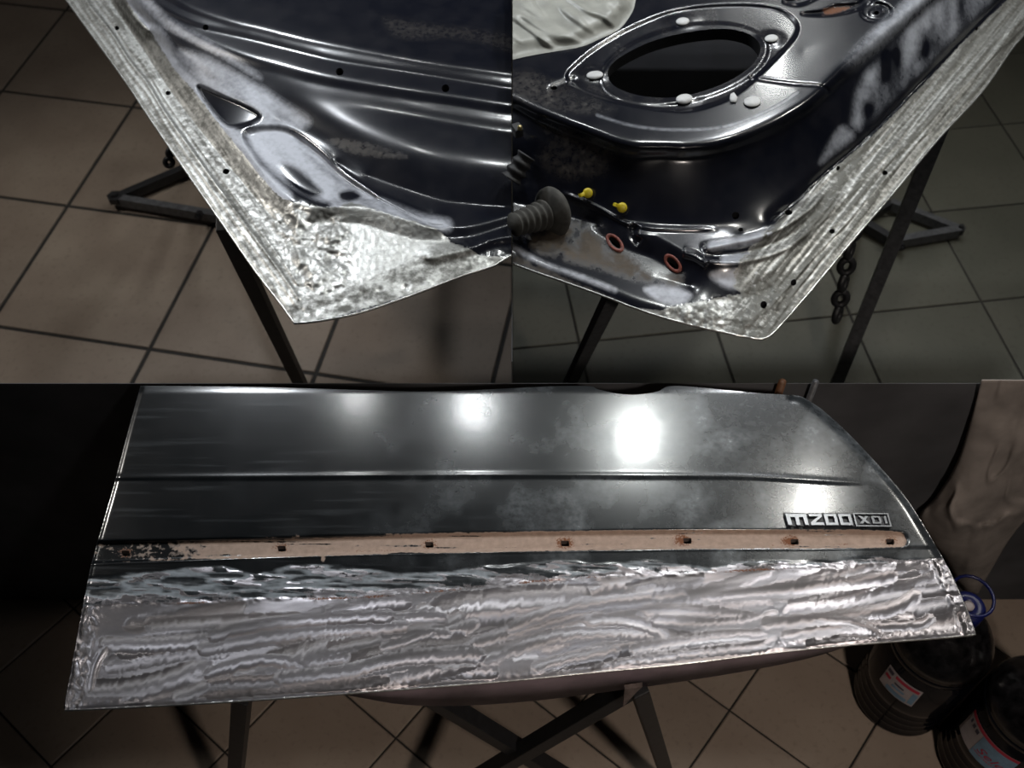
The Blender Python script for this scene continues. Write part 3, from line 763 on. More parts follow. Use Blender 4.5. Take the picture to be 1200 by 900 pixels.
holesR = [circle_poly(862, 252.5, 4.4), circle_poly(924, 249, 4.8, 3), circle_poly(975, 271, 3.4, 2.8), circle_poly(1037, 202.5, 3.4, 2.8), circle_poly(895, 357, 4, 4.4),
          circle_poly(868, 269, 3, 2.4), circle_poly(982, 197, 2, 3, 0.5), circle_poly(1144, 34, 1.6, 3, 0.5), circle_poly(1027, 15, 3.6, 2.4), circle_poly(649, 103, 4.5, 2.4),
          circle_poly(721, 284, 4, 9, -0.75), circle_poly(789, 308, 4, 9, -0.75), circle_poly(690, 226, 2.2), circle_poly(730, 245, 2.2), circle_poly(930, 331, 3.4, 4, 0.4)]
R.build('inner_panel', outR, [hole] + holesR, M['paint_in'], doorR)
rims(R, [hole], M['black_steel'], doorR, 0.022); rims(R, holesR, M['black_steel'], doorR)
R.lip('hem_edge', np.vstack([eR, eB[1:]]), 0.006, M['hem'], doorR)
skin_below('outer_skin', outR, ZR - 0.014, M['skin_in'], doorR)

def flat_patch(sh, name, poly, dz, mat, parent, thick=0.0015, label=None):
    """thin piece that follows the sheet"""
    n = len(poly); c = np.mean(poly, 0); V = []; Fc = []
    inner = [c + (p - c) * 0.86 for p in poly]
    for (u, v) in poly: V.append(sh.at(u, v, 0.0002))
    for (u, v) in poly: V.append(sh.at(u, v, dz))
    for (u, v) in inner: V.append(sh.at(u, v, dz + thick))
    V.append(sh.at(c[0], c[1], dz + thick))
    for k in range(n):
        j = (k + 1) % n
        Fc += [(k, j, n + j, n + k), (n + k, n + j, 2 * n + j, 2 * n + k), (2 * n + k, 2 * n + j, 3 * n)]
    o = link(name, mesh_from(name, V, Fc, True), mat); attach(o, parent)
    if label: o['label'] = label
    return o
for (u, v, ru, rv) in ((800, 25, 8, 4.6), (697, 88, 10, 5), (802, 116, 10, 6), (882, 119, 10.5, 6.4), (904, 45, 8, 4.6)):
    flat_patch(R, 'hole_plug', circle_poly(u, v, ru, rv, -0.1, 20), 0.0015, M['white_plastic'], doorR)
flat_patch(R, 'sticker', np.array([(856, 110), (860, 108), (864.5, 114), (863, 120), (856, 120), (855, 115)]), 0.001, M['white_plastic'], doorR)

# red painted rims with bolt holes
for (u, v) in ((720.5, 284.5), (788.5, 308.5)):
    n = 22; a = circle_poly(u, v, 7.5, 13.5, -0.75, n); b_ = circle_poly(u, v, 4, 9, -0.75, n); V = []; Fc = []
    for k in range(n):
        V += [R.at(a[k][0], a[k][1], 0.0006), R.at((a[k][0] + b_[k][0]) / 2, (a[k][1] + b_[k][1]) / 2, 0.0035), R.at(b_[k][0], b_[k][1], 0.001)]
    for k in range(n):
        j = (k + 1) % n; Fc += [(3 * k, 3 * j, 3 * j + 1, 3 * k + 1), (3 * k + 1, 3 * j + 1, 3 * j + 2, 3 * k + 2)]
    o = attach(link('bolt_hole_ring', mesh_from('bolt_hole_ring', V, Fc, True), M['red']), doorR); o['label'] = 'ring of worn red paint around a bolt hole'

# yellow trim clips
for (u, v, rz) in ((689, 226, 0.4), (729, 243, -0.3)):
    p = R.at(u, v); n_ = Vector((-0.1, -0.75, 0.65)).normalized()
    root = attach(empty('trim_clip', p), doorR)
    root.location = p
    q = n_.to_track_quat('Z', 'Y').to_matrix() @ Matrix.Rotation(rz, 3, 'Z')
    def put(name, V, Fc, mat):
        o = link(name, mesh_from(name, [p + q @ Vector(x) for x in V], Fc, True), mat); attach(o, doorR); return o
    bpy.data.objects.remove(root)
    V, Fc = lathe([(0.003, -0.004), (0.0055, -0.003), (0.006, 0.0), (0.0034, 0.002), (0.0034, 0.007), (0.0078, 0.008), (0.008, 0.0105), (0.004, 0.012)], 18)
    put('trim_clip', V, Fc, M['yellow'])
    bm = bmesh.new(); box_bm(bm, -0.008, 0.0, 0.010, 0.014, 0.006, 0.007, Matrix.Rotation(0.7, 3, 'Y'), 0.002)
    o = link('clip_wing', bm_mesh('clip_wing', bm), M['yellow']); o.matrix_world = Matrix.Translation(p) @ q.to_4x4(); 
    bpy.context.view_layer.update(); attach(o, doorR)

# corrugated rubber boot of the wiring
def bellows(a, b, r0, r1, rings, name, label, mat, flange=None):
    a = Vector(a); b = Vector(b); root = tag(empty(name, b), label, 'cable boot', 'rubber cable boots')
    n = rings * 8; pts = []; rad = []
    for k in range(n + 1):
        t = k / n; pts.append(a + (b - a) * t); rr = r0 + (r1 - r0) * t
        rad.append(rr * (1 + 0.13 * math.cos(t * rings * 2 * math.pi)))
    attach(link('corrugated_tube', tube_mesh('corrugated_tube', pts, r0, 26, rad), mat), root)
    if flange:
        d = (b - a).normalized(); q = d.to_track_quat('Z', 'Y').to_matrix()
        V, Fc = lathe([(0.004, -0.004), (r1 * 1.05, -0.006), (flange * 0.86, 0.0), (flange, 0.004), (flange * 1.02, 0.010), (flange * 0.93, 0.015), (r1, 0.016), (0.004, 0.016)], 40)
        attach(link('flange', mesh_from('flange', [b + q @ Vector(x) for x in V], Fc, True), mat), root)
    return root
pb = R.at(640, 252, 0.020)
bellows(pb + Vector((-0.050, -0.036, 0.014)), pb + Vector((0.004, 0.004, 0.0)), 0.017, 0.023, 6, 'cable_boot', 'dusty grey corrugated rubber boot with a broad oval flange', M['rubber'], 0.040)
pc = R.at(608, 205, 0.03)
bellows(pc + Vector((-0.012, -0.01, 0.0)), pc + Vector((0.012, 0.012, 0.030)), 0.016, 0.014, 3, 'cable_boot', 'black ribbed cable sleeve above the dusty grey boot', M['black_rubber'])
pc = R.at(607, 155, 0.012)
root = tag(empty('wire_connector', pc), 'small dark wiring connector with a brass tip beside the divider', 'connector')
bm = bmesh.new(); box_bm(bm, pc.x - 0.001, pc.y, pc.z + 0.004, 0.014, 0.02, 0.016, Matrix.Rotation(0.4, 3, 'Z'), 0.003)
attach(link('housing', bm_mesh('housing', bm), M['black_rubber']), root)
V, Fc = lathe([(0.001, -0.002), (0.004, 0), (0.004, 0.006), (0.001, 0.008)], 12)
attach(link('tip', mesh_from('tip', [pc + Vector((0.003, -0.008, 0.012)) + Vector(x) for x in V], Fc, True), simple('brass_tip', (0.6, 0.5, 0.25), 0.3, 0.9, noise=0.1)), root)

# crumpled film lying on the right door
Fm = Sheet((600.5, -26, 760, 80), 2.0, ZR + HP + 0.001)
fo = smooth_poly([(600.8, -26), (690, -26), (752, -26), (745, 0), (741, 14), (726, 34), (702, 46), (680, 55), (640, 62), (618, 66), (600.8, 70)], 6)
d, _, _, _, _ = seg_dist(Fm.U, Fm.V, fo[8:], False)
Fm.h = 0.014 * sstep(0, 22, d) + 0.010 * sstep(5, 70, d)
Fm.h += (fbm(Fm.U, Fm.V, (60, 30), 8, 2) - 0.5) * 0.016 * sstep(0, 16, d)
fold_n = np.abs(fbm(Fm.U * 0.8 + Fm.V * 0.6, Fm.V * 0.8 - Fm.U * 0.6, (70, 20), 15, 2) - 0.5)
Fm.h += 0.004 * (1 - sstep(0, 0.16, fold_n)) * sstep(0, 14, d)
Fm.h -= 0.005 * np.exp(-((Fm.U - 655) ** 2 / 400 + (Fm.V + 2) ** 2 / 60))
film = tag(empty('plastic_film', pv(670, 60, ZR + HP)), 'crumpled dusty white plastic film lying on the right door', 'plastic film')
Fm.masks = {}
o = Fm.build('film_sheet', np.vstack([fo]), [], M['film'], film)

# ------------------------------------------------------------------ front bay: outer skin of a door with a welded new lower strip
ZF = 0.80
doorF = tag(empty('car_door', pv(600, 800, ZF - 0.06)), 'dark outer car door skin with shiny welded bare steel strip along its bottom', 'car door', 'dismantled car doors')
D = Sheet((70, 446, 1150, 836), 1.35, ZF)
topE = smooth_poly([(165, 452), (300, 453.5), (420, 457), (500, 459), (560, 457), (640, 453), (690, 452.5), (700, 456), (722, 461), (745, 462.5), (770, 459), (785, 452.5), (820, 454), (880, 460), (930, 463)], 4)
rightE = smooth_poly([(930, 463), (942, 466), (962, 479), (985, 499), (1010, 524), (1040, 557), (1065, 588), (1088, 625), (1106, 656), (1120, 685), (1133, 715), (1143, 742)], 4)
botE = smooth_poly([(1143, 743), (1110, 746.5), (1000, 755), (900, 765), (800, 777.5), (700, 787), (600, 797), (450, 809), (300, 820), (180, 827), (76, 832)], 4)
leftE = smooth_poly([(75, 830), (88, 760), (103, 680), (113, 640), (135, 563), (150, 505), (165, 452)], 4)
outF = np.vstack([topE, rightE[1:], botE, leftE[1:-1]])
U, V_ = D.U, D.V
cre = 562.5 + (U - 135) * 0.0 - 3 * np.exp(-((U - 620) / 330.0) ** 2) + sstep(850, 1040, U) * 7
t = np.clip((V_ - 450) / 380, 0, 1)
# crowned skin: level at the top, falling towards the bottom, with a pressed body line
D.h = 0.006 - 0.016 * (np.clip(t - 0.30, 0, 1)) ** 2 - 0.003 * sstep(0.03, -0.02, t)
D.h -= 0.014 * np.clip((U - 930) / 210, 0, 1) ** 2
fade = sstep(1035, 960, U)
D.h -= 0.0008 * sstep(-2.5, 2.0, V_ - cre) * fade
D.h += 0.0005 * np.exp(-((V_ - cre + 3) / 3.0) ** 2) * fade
lowline = 651 - (U - 113) * 0.0125
ch_t = 637 - (U - 113) * 0.0135 + 3 * np.exp(-((U - 420) / 300) ** 2) * 0.0
upper = np.interp(U, [100, 300, 420, 600, 800, 1000, 1060, 1100], [636, 632, 628.5, 625, 622.5, 622.5, 625, 627])
lower = np.interp(U, [100, 300, 420, 600, 800, 1000, 1060, 1100], [660, 653, 649, 645.5, 642.5, 641.5, 640, 640])
endc = sstep(1066, 1058, U + ((V_ - 633) / 10) ** 2 * 5)
chan = sstep(-2.6, 2.6, V_ - upper) * sstep(-2.6, 2.6, lower - V_) * endc
D.h -= 0.0052 * chan
D.h -= 0.0020 * sstep(0, 3, V_ - lower)
seamF = [(100, 712), (160, 708), (240, 706), (320, 702), (400, 701), (480, 696), (560, 688), (640, 680), (720, 675), (800, 672), (880, 668), (960, 664), (1040, 660), (1106, 656)]
dsm, _, _, ssm, _ = D.line(seamF, reach=900)
below = np.where(ssm > 0, 1.0, 0.0)                      # below the weld in the picture
ny, nx = U.shape
# weld bead and scraped edge
bead = np.exp(-(dsm / 3.0) ** 2)
D.h += bead * 0.0016 * (fbm(U, V_, (9, 4), 51, 3) - 0.4)
scr_top = np.interp(U, [75, 105, 150, 200, 260, 300, 340, 400, 460, 520, 570, 640, 700, 760, 830, 880, 930, 980, 1010, 1060, 1106],
                    [676, 676, 672, 668, 664, 672, 662, 664, 672, 670, 662, 658, 660, 658, 664, 657, 658, 656, 652, 656, 654])
scr_top = scr_top + 6 * (fbm(U, V_ * 0 + 5, 40, 88, 3) - 0.5)
strip = sstep(-1.5, 2.5, V_ - scr_top) * (1 - below)
wav = fbm(U * 0.98 + V_ * 0.2, V_ - U * 0.03, (46, 7), 61, 3)
D.h += (strip + 0.25 * below * sstep(20, 0, dsm)) * (wav - 0.5) * 0.0030
# grinder strokes in the new strip
G = np.zeros_like(U)
TH = math.pi / 2 + 1.1 * (fbm(U, V_, (120, 30), 131, 2) - 0.5)
jit = noise2(U * 0.93 + V_ * 0.36, V_ * 0.25, (2.3, 5.0), 133) - 0.5
r3 = random.Random(5)
def stroke(pts, w, a, off=None):
    """one pass of the grinding disc: a shallow scoop whose fine marks fan out across its width"""
    global TH
    d, _, _, s_, t_ = D.line(pts, reach=w * 1.6, n=5)
    k = 0.55 + 0.45 * np.sin(np.pi * np.clip(t_, 0, 1))
    np.minimum(G, -abs(a) * k * np.clip(1 - (d / w) ** 2, 0, 1), out=G)
    off = r3.uniform(-0.9, 0.9) if off is None else off
    x = np.clip(d / w, 0, 1) * s_
    TH = np.where(d + jit * 3.0 < w, math.pi / 2 + off + 0.85 * x + 0.45 * jit + 0.4 * (t_ - 0.5), TH)
main = [([(570, 772), (610, 757), (660, 745), (720, 742), (775, 743)], 7, .0014), ([(560, 752), (620, 735), (680, 718), (745, 705), (800, 698)], 6, .0012),
        ([(600, 735), (650, 716), (710, 706), (760, 702)], 6, .0012), ([(690, 727), (735, 727), (770, 738), (778, 745)], 6, -.0011),
        ([(760, 715), (810, 716), (865, 722), (895, 728)], 6, .0014), ([(770, 728), (830, 732), (880, 730), (905, 722)], 6, .0012),
        ([(745, 762), (800, 752), (850, 745), (890, 744), (930, 735)], 6, .0013), ([(750, 770), (830, 764), (885, 758), (905, 752)], 5, .0011),
        ([(900, 732), (950, 728), (1010, 720), (1050, 712), (1072, 700)], 7, .0016), ([(980, 728), (1030, 734), (1075, 732), (1090, 726)], 5, .0012),
        ([(920, 746), (970, 738), (1010, 736), (1028, 744)], 5, .0012), ([(960, 726), (1000, 730), (1028, 744), (990, 742)], 4, .001),
        ([(905, 692), (960, 688), (1010, 682), (1045, 676)], 6, .0013), ([(830, 700), (880, 696), (930, 692), (985, 684)], 6, -.0012),
        ([(455, 726), (490, 723), (518, 725)], 5, .0016), ([(450, 744), (485, 741), (522, 743)], 5, .0016), ([(460, 764), (500, 766), (548, 762)], 6, .0018), ([(450, 758), (480, 750), (505, 742)], 4, .0013),
        ([(240, 760), (300, 748), (380, 738), (470, 733)], 7, .0009), ([(250, 745), (310, 732), (400, 724), (455, 722)], 6, .0008),
        ([(245, 790), (300, 775), (345, 778), (352, 790), (320, 798), (250, 800)], 6, .0009), ([(330, 795), (400, 788), (470, 772), (560, 768)], 7, .0009),
        ([(630, 782), (680, 770), (720, 764)], 6, .0014), ([(700, 785), (740, 775), (790, 770)], 5, .0014), ([(105, 805), (112, 780), (122, 762)], 4, .0014)]
r2 = random.Random(31)
for k in range(95):
    u0 = r2.uniform(110, 1040); Lk_ = r2.uniform(80, 220); topv = np.interp(u0 + Lk_ / 2, [p[0] for p in seamF], [p[1] for p in seamF]); botv = np.interp(u0 + Lk_ / 2, [76, 300, 600, 900, 1143], [830, 819, 796, 764, 742])
    v0 = topv + 10 + (botv - topv - 14) * r2.random(); sl_ = r2.uniform(-0.32, -0.02); cv = r2.uniform(-10, 10)
    pts = [(u0 + Lk_ * q_, v0 + sl_ * Lk_ * (q_ - 0.5) + cv * (4 * q_ * (1 - q_) - 0.6)) for q_ in (0, .25, .5, .75, 1)]
    stroke(pts, r2.uniform(7, 14), r2.uniform(0.25, 1) * 0.00032, r3.uniform(-1.25, 1.25))
for m_ in main: stroke(m_[0], m_[1] * 1.35, m_[2] * 0.36, r3.uniform(-0.2, 0.2))
D.h += G * below
D.grain = TH
# welded border folds left and right, hammered
dl, _, _, _, _ = seg_dist(U, V_, leftE, False); dr, _, _, _, _ = seg_dist(U, V_, rightE, False); db, _, _, _, _ = seg_dist(U, V_, botE, False)
lump = fbm(U, V_, 5, 44, 3) - 0.5
bl = np.exp(-((dl - 14) / 6) ** 2) * below + np.exp(-((dl - 4) / 3) ** 2) * below; br = np.exp(-((dr - 10) / 7) ** 2) * below
D.h += (bl + br) * lump * 0.0026 + below * np.exp(-((db - 7) / 5) ** 2) * lump * 0.0008
D.h += 0.0012 * np.exp(-((dr - 13) / 2.5) ** 2) * below
D.h -= 0.0012 * np.exp(-(db / 2.5) ** 2) + 0.0012 * np.exp(-(dl / 2.5) ** 2) + 0.004 * np.exp(-(dr / 5.0) ** 2) * (1 - below)
bare = np.maximum(below * sstep(-1, 2, dsm), bead * 0.7)
bare = np.maximum(bare, strip * np.clip(1.1 - 16 * np.abs(wav - 0.60), 0, 1)); bare = np.maximum(bare, strip * sstep(16, 3, dsm) * np.clip(2.2 * fbm(U, V_, (30, 6), 57, 3) - 0.5, 0, 1))
scf = strip * np.clip(1.25 - 9 * np.abs(wav - 0.5), 0.12, 1) * 0.9
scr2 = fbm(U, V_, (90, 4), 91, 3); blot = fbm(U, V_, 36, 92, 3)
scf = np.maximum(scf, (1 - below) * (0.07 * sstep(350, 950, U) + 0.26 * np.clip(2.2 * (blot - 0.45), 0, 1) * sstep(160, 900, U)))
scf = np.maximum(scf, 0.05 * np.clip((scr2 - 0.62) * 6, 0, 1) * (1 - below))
grm = below * np.clip(0.45 + 1.6 * (fbm(U + V_ * 0.3, V_ + U * 0.14, (110, 14), 95, 3) - 0.5), 0, 1) * sstep(1150, 900, U) * 0.9 + 0.5 * (bl + br) * (lump > 0)
tan_ = sstep(-3.5, -0.5, V_ - upper) * sstep(-2.5, 0.5, lower - V_) * endc
tan_ = tan_ * np.clip(0.35 + sstep(150, 330, U) * 0.9 + 0.5 * (fbm(U, V_, 14, 96, 3) - 0.5), 0, 1) * (1 - 0.8 * (sstep(2.5, 0.5, np.abs(V_ - upper + 0.5)) * sstep(520, 420, U)))
tan_ = tan_ * (1 - 0.75 * np.clip(5 * (fbm(U, V_, (70, 2.6), 121, 3) - 0.62), 0, 1)) * (0.72 + 0.45 * fbm(U, V_, (22, 9), 123, 3))
tan_ = np.maximum(tan_, 0.62 * np.exp(-(((U - 346) / 9) ** 2 + ((V_ - 629) / 4) ** 2))); tan_ = np.maximum(tan_, 0.6 * np.exp(-(((U - 379) / 5) ** 2 + ((V_ - 655) / 5) ** 2)))
hs = [(147, 648.5), (330, 643), (503, 638.5), (662, 637), (805.5, 634), (931, 635), (1043, 635)]
rst = np.zeros_like(U)
for k, (u, v) in enumerate(hs):
    rst = np.maximum(rst, (0.95 if k in (3, 4, 5) else 0.6) * np.exp(-(((U - u + (5 if k in (4, 5) else 0)) / 11) ** 2 + ((V_ - v + 1) / 7) ** 2)))
rst = np.maximum(rst, 0.55 * np.exp(-((V_ - lower + 3) / 2.2) ** 2) * np.clip(3 * (fbm(U, V_, (40, 6), 97, 3) - 0.5), 0, 1) * endc)
rst = np.maximum(rst, np.exp(-(dsm / 1.6) ** 2) * 0.75 * np.clip(2.4 * (fbm(U, V_, (50, 20), 98, 2) - 0.35), 0, 1) * sstep(980, 900, U))
D.masks = dict(bare=bare, scuff_glint=np.clip(scf, 0, 1), grime=np.clip(grm, 0, 1), dust=0.25 * tan_ * 0, tan=tan_, rust=np.clip(rst, 0, 1))
holesF = [np.array([(u - 5, v - 3.4), (u + 4.4, v - 3.4), (u + 5.4, v + 3.2), (u - 4, v + 3.2)]) for (u, v) in hs]
D.build('outer_skin', outF, holesF, M['paint_out'], doorF)
rims(D, holesF, M['rust'], doorF, 0.01)
D.lip('hem_edge', np.vstack([rightE[-12:-1], botE]), 0.0045, M['hem'], doorF)
D.lip('side_edge', leftE, 0.002, M['skin_in'], doorF)
# inner shell seen below the hem
lowP = smooth_poly([(396, 812.6), (420, 818), (470, 826), (540, 827), (620, 822), (700, 813), (800, 800), (900, 784), (960, 771), (1000, 757)], 5)
Vv = []; Fc = []
for i, (u, v) in enumerate(lowP):
    ve = float(np.interp(u, botE[::-1, 0], botE[::-1, 1]))
    a = D.at(u, ve - 1.0, -0.0015); a.y += 0.004
    dx, dy, dz = pixdir(u, v); tt = (a.y) / dy; b = Vector((a.x, a.y, H + dz * tt)); 
    if b.z > a.z - 0.002: b.z = a.z - 0.002
    Vv += [a, b, b + Vector((0, 0.05, -0.004)), a + Vector((0, 0.10, 0))]
    if i:
        k = 4 * i; Fc += [(k - 4, k, k + 1, k - 3), (k - 3, k + 1, k + 2, k - 2), (k - 2, k + 2, k + 3, k - 1)]
o = attach(link('inner_shell', mesh_from('inner_shell', Vv, Fc, True), M['rail']), doorF); o['label'] = 'dull purplish inner shell below the bright hem'
inner = np.array([outF.mean(0) + (p - outF.mean(0)) * 0.93 for p in outF])
skin_below('inner_backing', inner, ZF - 0.035, M['skin_in'], doorF)

# raised emblem letters M200 and boxed XDI
def emb(x, y):                         # x 0..1 along the emblem, y 0..1 upwards, in door pixels
    u = 922 + x * 121 - (y - 0.5) * 3.5; v = 615.0 - y * 13.0 + x * 0.6
    return u, v
def prism(name, polys, z0, z1, mat, parent, inset=0.0):
    bm = bmesh.new()
    for P in polys:
        lo = [bm.verts.new(D.at(*emb(x, y), z0)) for x, y in P]; hi = [bm.verts.new(D.at(*emb(x, y), z1)) for x, y in P]
        bm.faces.new(hi); bm.faces.new(lo[::-1])
        for k in range(len(P)):
            j = (k + 1) % len(P); bm.faces.new((lo[k], lo[j], hi[j], hi[k]))
    o = link(name, bm_mesh(name, bm), mat); attach(o, parent); return o
def bars(x0, w, segs):                 # strokes given in the unit letter cell
    return [[(x0 + w * a, b) for a, b in s_] for s_ in segs]
rc_ = lambda a, b, c, d: [(a, b), (c, b), (c, d), (a, d)]
GL = {'M': [rc_(0, 0, .2, 1), rc_(.42, 0, .6, 1), rc_(.82, 0, 1, 1), rc_(.2, .72, .42, 1), rc_(.6, .72, .82, 1)],
      '2': [rc_(0, .78, 1, 1), [(.72, .78), (1, .78), (.34, .24), (.0, .24)], rc_(0, 0, 1, .24)],
      '0': [rc_(0, 0, .26, 1), rc_(.76, 0, 1, 1), rc_(.26, 0, .76, .22), rc_(.26, .8, .76, 1)],
      'X': [[(0, 0), (.3, 0), (1, 1), (.7, 1)], [(0, 1), (.3, 1), (1, 0), (.7, 0)]],
      'D': [rc_(0, 0, .26, 1), [(.26, .8), (.7, .8), (1, .6), (.9, 1), (.26, 1)], [(.26, 0), (.9, 0), (1, .4), (.7, .2), (.26, .2)], rc_(.76, .2, 1, .8)],
      'I': [rc_(.2, 0, .8, 1)]}
emblem = attach(bpy.data.objects.new('emblem', None), doorF); COL.objects.link(emblem); emblem.location = D.at(982, 608)
emblem['label'] = 'raised chrome and black emblem reading M200 XDI'
def emb_part(name, polys, z0, z1, mat):
    o = prism(name, polys, z0, z1, mat, doorF)
    o.parent = emblem; o.matrix_parent_inverse = Matrix.Translation(-emblem.location)
    return o
for ch, x0, w in (('M', 0.0, 0.20), ('2', 0.225, 0.125), ('0', 0.37, 0.12), ('0', 0.51, 0.12)):
    emb_part('letter_base', [rc_(x0 - 0.012, -0.12, x0 + w + 0.012, 1.08)] if ch != 'M' else [rc_(x0 - 0.015, -0.12, x0 + w + 0.012, 1.08)], 0.0, 0.0022, M['emblem_black'])
    emb_part('letter', bars(x0, w, GL[ch]), 0.002, 0.0055, M['chrome'])
bx0, bx1 = 0.655, 1.0
emb_part('plate', [rc_(bx0, -0.12, bx1, 1.1)], 0.0, 0.0024, M['emblem_black'])
emb_part('plate_frame', [rc_(bx0, -0.12, bx1, 0.0), rc_(bx0, 1.0, bx1, 1.1), rc_(bx0, 0, bx0 + 0.015, 1), rc_(bx1 - 0.015, 0, bx1, 1)], 0.0024, 0.005, M['chrome'])
for ch, x0, w in (('X', 0.70, 0.10), ('D', 0.825, 0.09), ('I', 0.94, 0.035)):
    emb_part('letter', [[(x, 0.16 + y * 0.68) for x, y in P] for P in bars(x0, w, GL[ch])], 0.0024, 0.005, M['chrome'])

# ------------------------------------------------------------------ stands
def stand(name, label, group, bars_, feet=(), bolts=(), base=None):
    root = tag(empty(name, base), label, 'stand', group)
    for (nm, a, b, w, t, mat) in bars_:
        bm = bmesh.new(); bar_bm(bm, a, b, w, t); attach(link(nm, bm_mesh(nm, bm), mat), root)
    for (p, r, axis) in bolts:
        q = Vector(axis).to_track_quat('Z', 'Y').to_matrix(); V, Fc = lathe([(r, -0.012), (r, 0.006), (r * 0.5, 0.006), (r * 0.5, 0.014)], 6)
        attach(link('bolt', mesh_from('bolt', [Vector(p) + q @ Vector(x) for x in V], Fc), M['black_steel']), root)
    return root
g = M['grey_steel']; bk = M['black_steel']
# left
a, b = pv(262, 262, 0.83), pv(362, 470, 0.0)
kn = pv(136, 234, 0.03); f1 = pv(222, 197, 0.03); f2 = pv(262, 255, 0.03)
top2 = Vector((-0.45, 2.2, 0.83))
stand('trestle_stand', 'black steel trestle with V shaped floor foot under the left door', 'trestle stands under the doors',
      [('leg', a, b, 0.026, 0.026, bk), ('foot_bar', kn, f1, 0.022, 0.03, bk), ('foot_bar', kn, f2 + (f2 - kn) * 0.5, 0.022, 0.03, g), ('leg', f1 + (f1 - kn) * 0.05, pv(250, 100, 0.83), 0.024, 0.024, bk),
       ('leg', top2, Vector((top2.x, top2.y, 0.0)), 0.026, 0.026, bk), ('cross_bar', pv(262, 235, 0.84), top2 + Vector((0, 0, 0.01)), 0.03, 0.02, bk)],
      bolts=[(kn + Vector((0.0, 0, 0.01)), 0.022, (0, 0, 1)), (pv(233, 253, 0.05), 0.012, (0, -1, 0.2))], base=Vector((a.x, a.y, 0)))
# right
a, b = pv(1106, 140, 0.82), pv(972, 470, 0.0)
apex = pv(1124, 271, 0.025); n1 = pv(1043, 239, 0.03); n2 = pv(1048, 284, 0.025); n3 = pv(1008, 260, 0.03)
a2, b2 = pv(721, 339, 0.82), pv(655, 475, 0.0)
stand('trestle_stand', 'grey steel trestle with triangular floor foot under the right door', 'trestle stands under the doors',
      [('leg', a, b, 0.028, 0.028, g), ('foot_bar', apex, n2, 0.022, 0.03, g), ('foot_bar', apex, n1, 0.02, 0.03, g), ('foot_bar', n2, n3, 0.022, 0.03, bk), ('foot_bar', n1, n3, 0.02, 0.026, bk),
       ('leg', a2, b2, 0.024, 0.02, g), ('cross_bar', pv(740, 330, 0.82), pv(1098, 150, 0.82), 0.03, 0.02, bk), ('leg', n3, pv(1035, 160, 0.82), 0.024, 0.024, bk)],
      bolts=[(pv(1056, 289, 0.03), 0.011, (0, -1, 0.3)), (pv(1044, 280, 0.045), 0.012, (0, 0, 1)), (apex + Vector((0, 0, 0.008)), 0.014, (0, 0, 1))], base=Vector((a.x, a.y, 0)))
# front
A1, B1 = pv(748, 800, 0.715), pv(596, 892, 0.40); d1 = (B1 - A1); B1 = A1 + d1 * (A1.z / (A1.z - B1.z)) ; B1.z = 0.012
A2, B2 = pv(500, 812, 0.62), pv(650, 905, 0.33); d2 = B2 - A2; T2 = A2 - d2 * ((0.735 - A2.z) / (A2.z - B2.z)); B2 = A2 + d2 * (A2.z / (A2.z - B2.z)); B2.z = 0.012
A3, B3 = pv(748, 806, 0.715), pv(790, 935, 0.0)
A4, B4 = pv(284, 815, 0.73), pv(272, 960, 0.0)
stand('trestle_stand', 'black crossed steel legs of the trestle under the near outer door skin', 'trestle stands under the doors',
      [('leg', A1, B1, 0.024, 0.024, bk), ('leg', A2, B2, 0.024, 0.024, bk), ('leg', A3, B3, 0.022, 0.022, bk), ('leg', A4, B4, 0.022, 0.022, bk),
       ('cross_bar', A1 + Vector((0.01, 0.02, 0.025)), A4 + Vector((0, 0.02, 0.012)), 0.03, 0.02, bk)],
      bolts=[(pv(600, 874, 0.44), 0.008, (0, -0.3, 1))], base=Vector((0, A1.y, 0)))
root = doorF
bm = bmesh.new(); q_ = [pv(732, 808, 0.742), pv(753, 805, 0.742), pv(746, 811, 0.73), pv(730, 829, 0.70)]
vs = [bm.verts.new(p) for p in q_]; vs2 = [bm.verts.new(p + Vector((0, 0.006, 0))) for p in q_]
bm.faces.new(vs); bm.faces.new(vs2[::-1])
for k in range(4): bm.faces.new((vs[k], vs2[k], vs2[(k + 1) % 4], vs[(k + 1) % 4]))
tag(link('bracket', bm_mesh('bracket', bm), M['rust']), 'rusty pointed steel bracket wedged between near door and trestle leg', 'bracket')

# hanging chains
def chain(p_top, p_bot, n, r, label):
    root = tag(empty('chain', p_bot), label, 'chain', 'chains hanging from the trestles')
    a = Vector(p_top); b = Vector(p_bot); d = (b - a).normalized(); Lt = (b - a).length / n
    side = d.cross(Vector((0, 1, 0))).normalized(); fr = side.cross(d)
    me = {}
    for k in range(n):
        c = a + (b - a) * ((k + 0.5) / n); s1 = side if k % 2 == 0 else fr
        s1 = side if k % 2 == 0 else (fr * 0.8 + side * 0.6).normalized()
        pts = []
        for q in range(17):
            an = 2 * math.pi * q / 16
            hl_ = Lt * 0.62 - r; wd = Lt * 0.33
            pts.append(c + d * (math.sin(an) * (hl_)) + s1 * (math.cos(an) * wd))
        V, Fc = tube(pts, r, 8, False)
        attach(link('link', mesh_from('link', V, Fc, True), M['black_steel']), root)
    return root
chain(pv(1001, 262, 0.62), pv(980, 377, 0.40), 6, 0.0075, 'dark steel chain hanging below the right door edge')
chain(pv(203, 160, 0.66), pv(197, 196, 0.60), 3, 0.0055, 'short black chain behind the left door edge')

